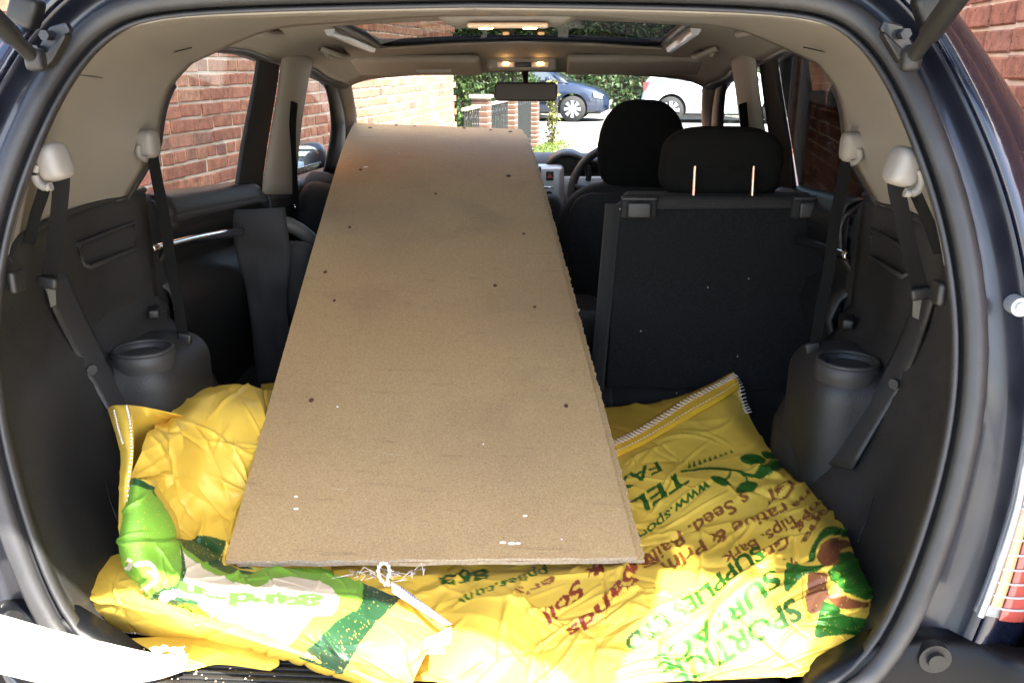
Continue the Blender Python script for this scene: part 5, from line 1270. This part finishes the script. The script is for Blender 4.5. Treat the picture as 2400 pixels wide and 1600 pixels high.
def patch(name, ctrl, nr, nc, cv, parent, wr=(.006, .003), seed=0, scale=1.0, dens=1.0, dirn=.6, thick=.0012):
    G = crom_grid(ctrl, nr, nc); P = PZ_np(G)
    du = np.gradient(P, axis=1); dv = np.gradient(P, axis=0); N_ = np.cross(du, dv); N_ /= np.linalg.norm(N_, axis=2)[..., None] + 1e-9
    N_[N_[..., 2] < 0] *= -1
    rs_ = np.random.RandomState(seed * 13 + 5); x0, x1, y0, y1 = G[..., 0].min(), G[..., 0].max(), G[..., 1].min(), G[..., 1].max()
    D = np.zeros((nr, nc)); X_, Y_ = G[..., 0], G[..., 1]
    for k in range(10):                                   # soft swells
        a = rs_.uniform(0, 6.28); fq = rs_.uniform(.010, .026); D += wr[0] * .22 * np.sin((X_ * math.cos(a) + Y_ * 1.4 * math.sin(a)) * fq + rs_.uniform(0, 6.28) + 1.3 * np.sin((X_ * math.sin(a) - Y_ * math.cos(a)) * fq * .6))
    nk = max(6, int((x1 - x0) * (y1 - y0) / 5200 * dens))
    for k in range(nk):                                   # folds: long straight creases, sharp on one side
        cx0, cy0 = rs_.uniform(x0, x1), rs_.uniform(y0, y1); a = (rs_.normal() * .55 + dirn) if rs_.uniform() < .7 else rs_.uniform(0, 3.14)
        L_ = rs_.uniform(35, 150) * (1.3 if k % 5 == 0 else .8); wd = rs_.uniform(3.5, 10) * (1.9 if k % 6 == 0 else .8); bend = rs_.normal() * .0022
        dx, dy = X_ - cx0, (Y_ - cy0) * 1.25; t = dx * math.cos(a) + dy * math.sin(a); q = -dx * math.sin(a) + dy * math.cos(a) + bend * t * t
        env = np.exp(-(t / L_) ** 4); asy = np.where(q > 0, np.exp(-q / wd), np.exp(q / (wd * .45))); am = wr[1] * rs_.uniform(.5, 1.5) * (1 if rs_.uniform() < .7 else -.8)
        D += am * env * (.6 * asy + .4 * np.exp(-(q / wd) ** 2))
    P = P + N_ * D[..., None]
    q_ = P - np.array(b_l); sd = q_ @ np.array(BN); ss_ = (q_ @ np.array(fwd)) / (t_l - b_l).length; uu = (q_ @ np.array(rgt)) / bw_
    left_in = -.0; k_ = (ss_ > -.004) & (uu > left_in) & (uu < 1.0) & (sd > -.0165); P[k_] -= (sd[k_] + .0165)[:, None] * np.array(BN)
    PATCH[name + str(seed)] = (G, P)
    o = mob(name, P.reshape(-1, 3).tolist(), grid_faces(nr, nc), M['sack'], parent, solid=thick)
    col = np.ones((nr * nc, 4), np.float32); xi = np.clip(G[..., 0].round().astype(int), 0, CW - 1).ravel(); yi = np.clip(G[..., 1].round().astype(int), 0, CH - 1).ravel(); col[:, :3] = cv[yi, xi]
    a = o.data.attributes.new('Col', 'FLOAT_COLOR', 'POINT'); a.data.foreach_set('color', col.ravel())
    uvl = o.data.uv_layers.new(name='cloth'); vi = np.zeros(len(o.data.loops), np.int32); o.data.loops.foreach_get('vertex_index', vi)
    eu = np.linalg.norm(np.diff(P, axis=1), axis=2).mean(0); ev_ = np.linalg.norm(np.diff(P, axis=0), axis=2).mean(1)
    U = np.concatenate([[0], np.cumsum(eu)]) / .0022; Vv = np.concatenate([[0], np.cumsum(ev_)]) / .0022
    uv = np.stack([U[vi % nc], Vv[vi // nc]], 1); uvl.data.foreach_set('uv', uv.ravel().astype(np.float32))
    return o
def on_patch(key, px, py, lift=.002):
    G, P = PATCH[key]; d = (G[..., 0] - px) ** 2 + (G[..., 1] - py) ** 2; i = np.unravel_index(np.argmin(d), d.shape)
    return Vector(P[i]) + Vector((0, -.4, .9)) * lift
# right sack
sr = empty('yellow_sack', (.25, 1.4, .585)); tag(sr, 'yellow woven sack with green and brown lettering lying right of the boards', 'sack', 'yellow sacks in the boot')
ctrlR = [
 [(1120, 960, .62), (1290, 945, .625), (1400, 935, .635), (1500, 925, .65), (1590, 905, .672), (1650, 884, .695), (1692, 864, .715)],
 [(1100, 1010, .63), (1290, 1000, .65), (1410, 1010, .665), (1520, 985, .675), (1610, 958, .69), (1670, 940, .70), (1718, 945, .675)],
 [(1080, 1080, .635), (1290, 1080, .655), (1430, 1085, .665), (1550, 1070, .675), (1650, 1050, .68), (1730, 1040, .68), (1788, 1065, .655)],
 [(1060, 1160, .64), (1290, 1155, .655), (1450, 1155, .665), (1590, 1140, .675), (1710, 1115, .69), (1800, 1105, .70), (1882, 1130, .665)],
 [(760, 1250, .635), (1280, 1225, .655), (1470, 1220, .66), (1620, 1205, .67), (1760, 1190, .70), (1860, 1185, .715), (1935, 1215, .675)],
 [(720, 1310, .635), (1250, 1290, .645), (1460, 1278, .652), (1630, 1256, .69), (1780, 1255, .72), (1890, 1262, .735), (1972, 1300, .69)],
 [(700, 1345, .64), (1230, 1328, .660), (1450, 1314, .672), (1630, 1290, .705), (1790, 1295, .725), (1905, 1320, .735), (1995, 1365, .69)],
 [(820, 1400, .640), (1200, 1400, .665), (1430, 1390, .682), (1620, 1375, .692), (1790, 1375, .705), (1905, 1390, .712), (2008, 1425, .675)],
 [(940, 1480, .632), (1180, 1490, .645), (1420, 1480, .652), (1620, 1470, .660), (1790, 1465, .670), (1900, 1470, .672), (1998, 1480, .645)],
 [(935, 1560, .612), (1170, 1575, .618), (1420, 1570, .620), (1620, 1560, .620), (1780, 1550, .625), (1890, 1550, .625), (1975, 1545, .612)]]
patch('sack_body', ctrlR, 300, 400, cvR, sr, (.008, .0042), 1, dens=2.0, dirn=-.45)
# left sack: hump, flap with the green print, rolled front
sl = empty('yellow_sack', (-.3, 1.4, .585)); tag(sl, 'yellow woven sack with green print, humped up and folded left of the boards', 'sack', 'yellow sacks in the boot')
hump = [
 [(432, 905, .795), (470, 884, .80), (505, 880, .79), (550, 882, .79), (600, 893, .775), (650, 905, .74), (760, 930, .70)],
 [(394, 942, .815), (450, 925, .825), (500, 920, .815), (555, 925, .81), (605, 940, .785), (660, 965, .735), (760, 990, .69)],
 [(338, 1006, .838), (420, 980, .83), (490, 985, .795), (550, 1000, .785), (610, 1015, .755), (660, 1035, .715), (760, 1060, .68)],
 [(303, 1082, .822), (380, 1065, .80), (460, 1070, .76), (540, 1085, .745), (600, 1100, .72), (660, 1120, .69), (760, 1140, .665)],
 [(296, 1170, .765), (370, 1150, .745), (450, 1160, .715), (530, 1170, .70), (590, 1185, .69), (650, 1200, .68), (760, 1220, .655)],
 [(310, 1260, .65), (380, 1240, .685), (450, 1235, .69), (520, 1250, .685), (580, 1270, .68), (650, 1290, .67), (760, 1310, .65)],
 [(330, 1330, .62), (390, 1310, .655), (460, 1310, .66), (530, 1320, .665), (600, 1335, .66), (680, 1350, .65), (790, 1370, .64)]]
patch('sack_body', hump, 190, 200, cvL, sl, (.007, .0048), 2, dens=2.6, dirn=1.3)
flap = [
 [(362, 1102, .812), (386, 1165, .768), (406, 1240, .722), (470, 1256, .694), (560, 1296, .684), (680, 1312, .684), (790, 1326, .684), (915, 1374, .685), (1036, 1436, .680)],
 [(345, 1100, .826), (368, 1170, .785), (388, 1250, .742), (450, 1285, .716), (560, 1322, .702), (680, 1345, .700), (790, 1368, .700), (900, 1410, .698), (1010, 1462, .690)],
 [(322, 1098, .834), (332, 1180, .798), (350, 1270, .752), (430, 1328, .730), (560, 1362, .720), (680, 1396, .716), (780, 1426, .712), (880, 1465, .705), (980, 1500, .695)],
 [(306, 1098, .832), (305, 1190, .796), (315, 1290, .752), (400, 1365, .728), (540, 1400, .720), (680, 1450, .712), (770, 1490, .702), (860, 1525, .690), (950, 1560, .672)],
 [(296, 1100, .815), (290, 1200, .775), (286, 1300, .71), (362, 1392, .690), (520, 1440, .685), (680, 1500, .675), (770, 1540, .665), (855, 1575, .650), (930, 1620, .63)]]
patch('folded_flap', flap, 150, 420, cvL, sl, (.006, .0036), 3, dens=1.5, dirn=.5)
cvY = canvas(YEL)
roll = [
 [(146, 1362, .635), (205, 1308, .655), (290, 1268, .672), (380, 1330, .690), (480, 1400, .685), (620, 1450, .675), (760, 1500, .662), (900, 1560, .650), (1040, 1600, .64)],
 [(143, 1368, .640), (215, 1330, .672), (310, 1320, .700), (395, 1380, .708), (500, 1432, .700), (640, 1478, .690), (780, 1522, .676), (910, 1580, .660), (1050, 1620, .645)],
 [(145, 1378, .640), (225, 1370, .675), (320, 1385, .700), (410, 1420, .702), (520, 1456, .692), (660, 1500, .680), (800, 1545, .664), (920, 1600, .648), (1060, 1640, .635)],
 [(155, 1398, .625), (235, 1410, .645), (330, 1430, .660), (430, 1448, .664), (540, 1478, .656), (670, 1515, .645), (800, 1560, .632), (920, 1615, .620), (1060, 1650, .61)],
 [(172, 1420, .605), (255, 1444, .606), (350, 1460, .610), (450, 1468, .612), (560, 1492, .610), (680, 1526, .606), (800, 1570, .604), (920, 1625, .602), (1060, 1660, .60)]]
patch('rolled_front', roll, 110, 330, cvY, sl, (.005, .0030), 4, dens=1.0, dirn=.35)
# standing selvedge on the far left, with its stitched edge
edge = [
 [(246, 938, .868), (254, 965, .864), (266, 1005, .850), (275, 1050, .832), (272, 1120, .800), (272, 1200, .765), (280, 1290, .72)],
 [(262, 930, .890), (275, 960, .884), (284, 1005, .868), (290, 1050, .848), (284, 1120, .812), (284, 1200, .774), (290, 1290, .73)],
 [(296, 930, .895), (304, 960, .888), (306, 1005, .872), (304, 1050, .852), (298, 1110, .818), (296, 1200, .778), (300, 1290, .732)]]
patch('selvedge', edge, 40, 130, cvY, sl, (.002, .001), 5)
back = [
 [(294, 929, .892), (320, 932, .880), (360, 940, .862), (405, 950, .838), (460, 964, .800)],
 [(300, 965, .878), (325, 968, .858), (362, 974, .826), (405, 982, .790), (460, 994, .752)],
 [(303, 1020, .838), (325, 1020, .812), (362, 1024, .785), (405, 1030, .755), (460, 1036, .730)],
 [(300, 1095, .775), (325, 1098, .755), (362, 1100, .735), (405, 1100, .715), (460, 1100, .70)]]
patch('back_fold', back, 50, 60, cvY, sl, (.003, .0015), 6)
under = [
 [(600, 885, .66), (650, 880, .66), (720, 880, .66)], [(600, 920, .665), (650, 915, .665), (720, 915, .665)], [(600, 990, .65), (650, 990, .65), (720, 990, .65)]]
patch('back_fold', under, 30, 30, cvY, sl, (.006, .003), 7)
low = [
 [(300, 1465, .612), (420, 1455, .618), (520, 1470, .622), (640, 1500, .615)], [(340, 1490, .610), (430, 1500, .618), (520, 1500, .618), (640, 1525, .61)], [(380, 1520, .604), (430, 1540, .608), (500, 1525, .606), (620, 1540, .603)]]
patch('back_fold', low, 40, 60, cvY, sl, (.004, .002), 8)
# stitching
def stitches(pts, parent, name='stitching', r=.0011, zig=0.0, n=90, mat='thread'):
    p = crom(pts, n); polys = []
    for i in range(n - 1):
        a, b = Vector(p[i]), Vector(p[i + 1]); t = (b - a).normalized(); s = t.cross(Vector((0, -.5, .85))).normalized()
        if zig:
            w = s * zig; polys.append([a - w, b + w]) if i % 2 == 0 else polys.append([a + w, a + w + (b - a) * .9])
        else:
            if i % 2 == 0: polys.append([a, b + s * .0004])
    V, F = tubes_data(polys, r, 4); return mob(name, V, F, M[mat], parent)
stitches([on_patch('selvedge5', x, y, .0025) for x, y in ((292, 934), (299, 965), (303, 1010), (301, 1055), (295, 1115), (294, 1180), (298, 1260))], sl, r=.0018, n=70)
stitches([on_patch('selvedge5', x, y, .0025) for x, y in ((262, 945), (272, 985), (282, 1020))], sl, r=.0016, n=30)
stitches([on_patch('rolled_front4', x, y, .003) for x, y in ((157, 1392), (190, 1418), (240, 1440), (300, 1452), (350, 1456))], sl, r=.0018, n=56)
hem = [(1402, 1030), (1460, 998), (1520, 965), (1580, 930), (1640, 895), (1684, 868)]
H3 = [on_patch('sack_body1', x, y, .004) for x, y in hem]
hm_a = [p + Vector((0, .006, .012)) for p in H3]; hm_b = [on_patch('sack_body1', x + 14, y + 26, .004) for x, y in hem]
hmo = ribbon('hem', hm_a, hm_b, pmat('yellow_hem', (.78, .45, .03), .4, bump=.5, bscale=500), sr, thick=.002, n=40, mids=2)
stitches([(Vector(a) * .75 + Vector(b) * .25) + Vector((0, -.002, .003)) for a, b in zip(hm_a, hm_b)], hmo, r=.0012, zig=.006, n=78)
stitches([(Vector(a) * .28 + Vector(b) * .72) + Vector((0, -.002, .003)) for a, b in zip(hm_a, hm_b)], hmo, r=.0011, n=90)
cs = [(1688, 868), (1700, 895), (1712, 925), (1722, 950)]
stitches([on_patch('sack_body1', x, y, .005) for x, y in cs], hmo, r=.0014, zig=.007, n=26)
# label sewn to the seam, loop and frayed threads
P = [PZ(898, 1336, .706), PZ(922, 1350, .704), PZ(1036, 1434, .700), PZ(1016, 1434, .702), PZ(900, 1360, .708)]
lb = slab('label', P, .0012, M['label'], sl, nrm=(0, 0, 1)); lb['label'] = 'white fabric label with a blue dashed edge'
stitches([p + Vector((0, -.001, .002)) for p in P[1:3]], lb, r=.0009, n=44, mat='blue_thread')
P2q = [PZ(1036, 1440, .700), PZ(1034, 1478, .690), PZ(1018, 1482, .688), PZ(1020, 1500, .684), PZ(960, 1502, .690), PZ(975, 1470, .698)]
lb2 = slab('label', P2q, .0012, M['label'], sl, nrm=(0, -.3, .9)); lb2['label'] = 'white fabric label corner hanging from the seam'
stitches([P2q[3] + Vector((0, -.002, .002)), P2q[4] + Vector((0, -.002, .002))], lb2, r=.0009, n=24, mat='blue_thread')
stitches([P2q[1] + Vector((0, -.002, .002)), PZ(970, 1490, .700)], lb2, r=.0009, n=28, mat='blue_thread')
polys = []
rs = np.random.RandomState(5)
for k in range(30):
    x = rs.uniform(800, 975); y = 1310 + abs(x - 890) * .02 + rs.uniform(0, 22); a = PZ(x, y, .690); polys.append([a, a + Vector((rs.normal() * .006, rs.normal() * .006, .006)), a + Vector((rs.normal() * .011, rs.normal() * .007, .001))])
V, F = tubes_data(polys, .0006, 4); mob('frayed_threads', V, F, M['thread'], sr)
lp = [PZ(x, y, z) for x, y, z in ((888, 1345, .705), (874, 1330, .715), (868, 1312, .722), (872, 1297, .727), (882, 1292, .729), (892, 1298, .727), (895, 1314, .721), (890, 1332, .712), (896, 1345, .704))]
c_ = crom(lp, 40); polys = []
for ph in (0, math.pi): polys.append([Vector(p) + Vector((math.cos(i * .9 + ph), 0, math.sin(i * .9 + ph))) * .0016 for i, p in enumerate(c_)])
V, F = tubes_data(polys, .0016, 5); mob('cord_loop', V, F, M['thread'], sr)
# white lifting strap with frayed end
At = [PZ(-330, 1330, .765), PZ(-160, 1372, .768), PZ(0, 1412, .755), PZ(120, 1446, .730), PZ(260, 1480, .690), PZ(360, 1500, .640), PZ(432, 1500, .628)]
Bt = [PZ(-330, 1470, .735), PZ(-160, 1512, .738), PZ(0, 1545, .735), PZ(120, 1570, .712), PZ(240, 1574, .675), PZ(350, 1562, .624), PZ(424, 1540, .616)]
ss = ribbon('lifting_strap', At, Bt, M['strap'], sl, thick=.003, n=60, mids=5)
a, b = crom(At, 60), crom(Bt, 60)
for t in (.80, .93): stitches([Vector(p) + Vector((0, -.002, .003)) for p in (a * (1 - t) + b * t)[5:58:6]], ss, r=.0009, n=80, mat='blue_thread' if t < .9 else 'thread')
polys = []
for k in range(34):
    p = PZ(rs.uniform(350, 420), rs.uniform(1488, 1502), .642); a_ = rs.uniform(0, 6.28); polys.append([p + Vector((math.cos(a_ + t * 1.3), math.sin(a_ + t * 1.3) * .6, .25 * t)) * .0045 for t in (0, 1, 2, 3)])
V, F = tubes_data(polys, .0010, 5); mob('frayed_threads', V, F, M['thread'], ss)
Au = [PZ(118, 1326, .60), PZ(160, 1328, .605), PZ(215, 1335, .61)]; Bu = [PZ(142, 1392, .585), PZ(175, 1385, .59), PZ(220, 1380, .60)]
ribbon('webbing_end', Au, Bu, pmat('grey_webbing', (.30, .29, .27), .8, bump=1.0, bscale=300, var=.3, vscale=200), sl, thick=.003, n=16, mids=2)
# crumbs on the sill
V, F = [], []
for k in range(70):
    x, y = rs.uniform(240, 640), rs.uniform(1470, 1568); p = PZ(x, y, .606); s = rs.uniform(.0008, .0022); b0 = len(V)
    V += [p + Vector(q) * s for q in ((1, 0, 0), (-.6, .8, 0), (-.5, -.8, 0), (0, 0, 1.1))]; F += [(b0, b0 + 1, b0 + 2), (b0, b0 + 1, b0 + 3), (b0 + 1, b0 + 2, b0 + 3), (b0, b0 + 2, b0 + 3)]
cr = mob('crumbs', V, F, M['crumb'], None, smooth=False); tag(cr, 'scattered board crumbs on the dark boot sill', 'crumbs', kind='stuff')
SETTLE = [car, sr, sl, bd, bd2]
# ================================================================== keep world-built parts where they were built
def settle(root):
    for c in root.children:
        c.matrix_parent_inverse = root.matrix_basis.inverted()
        settle(c)
for o_ in SETTLE: settle(o_)
bpy.context.view_layer.update()
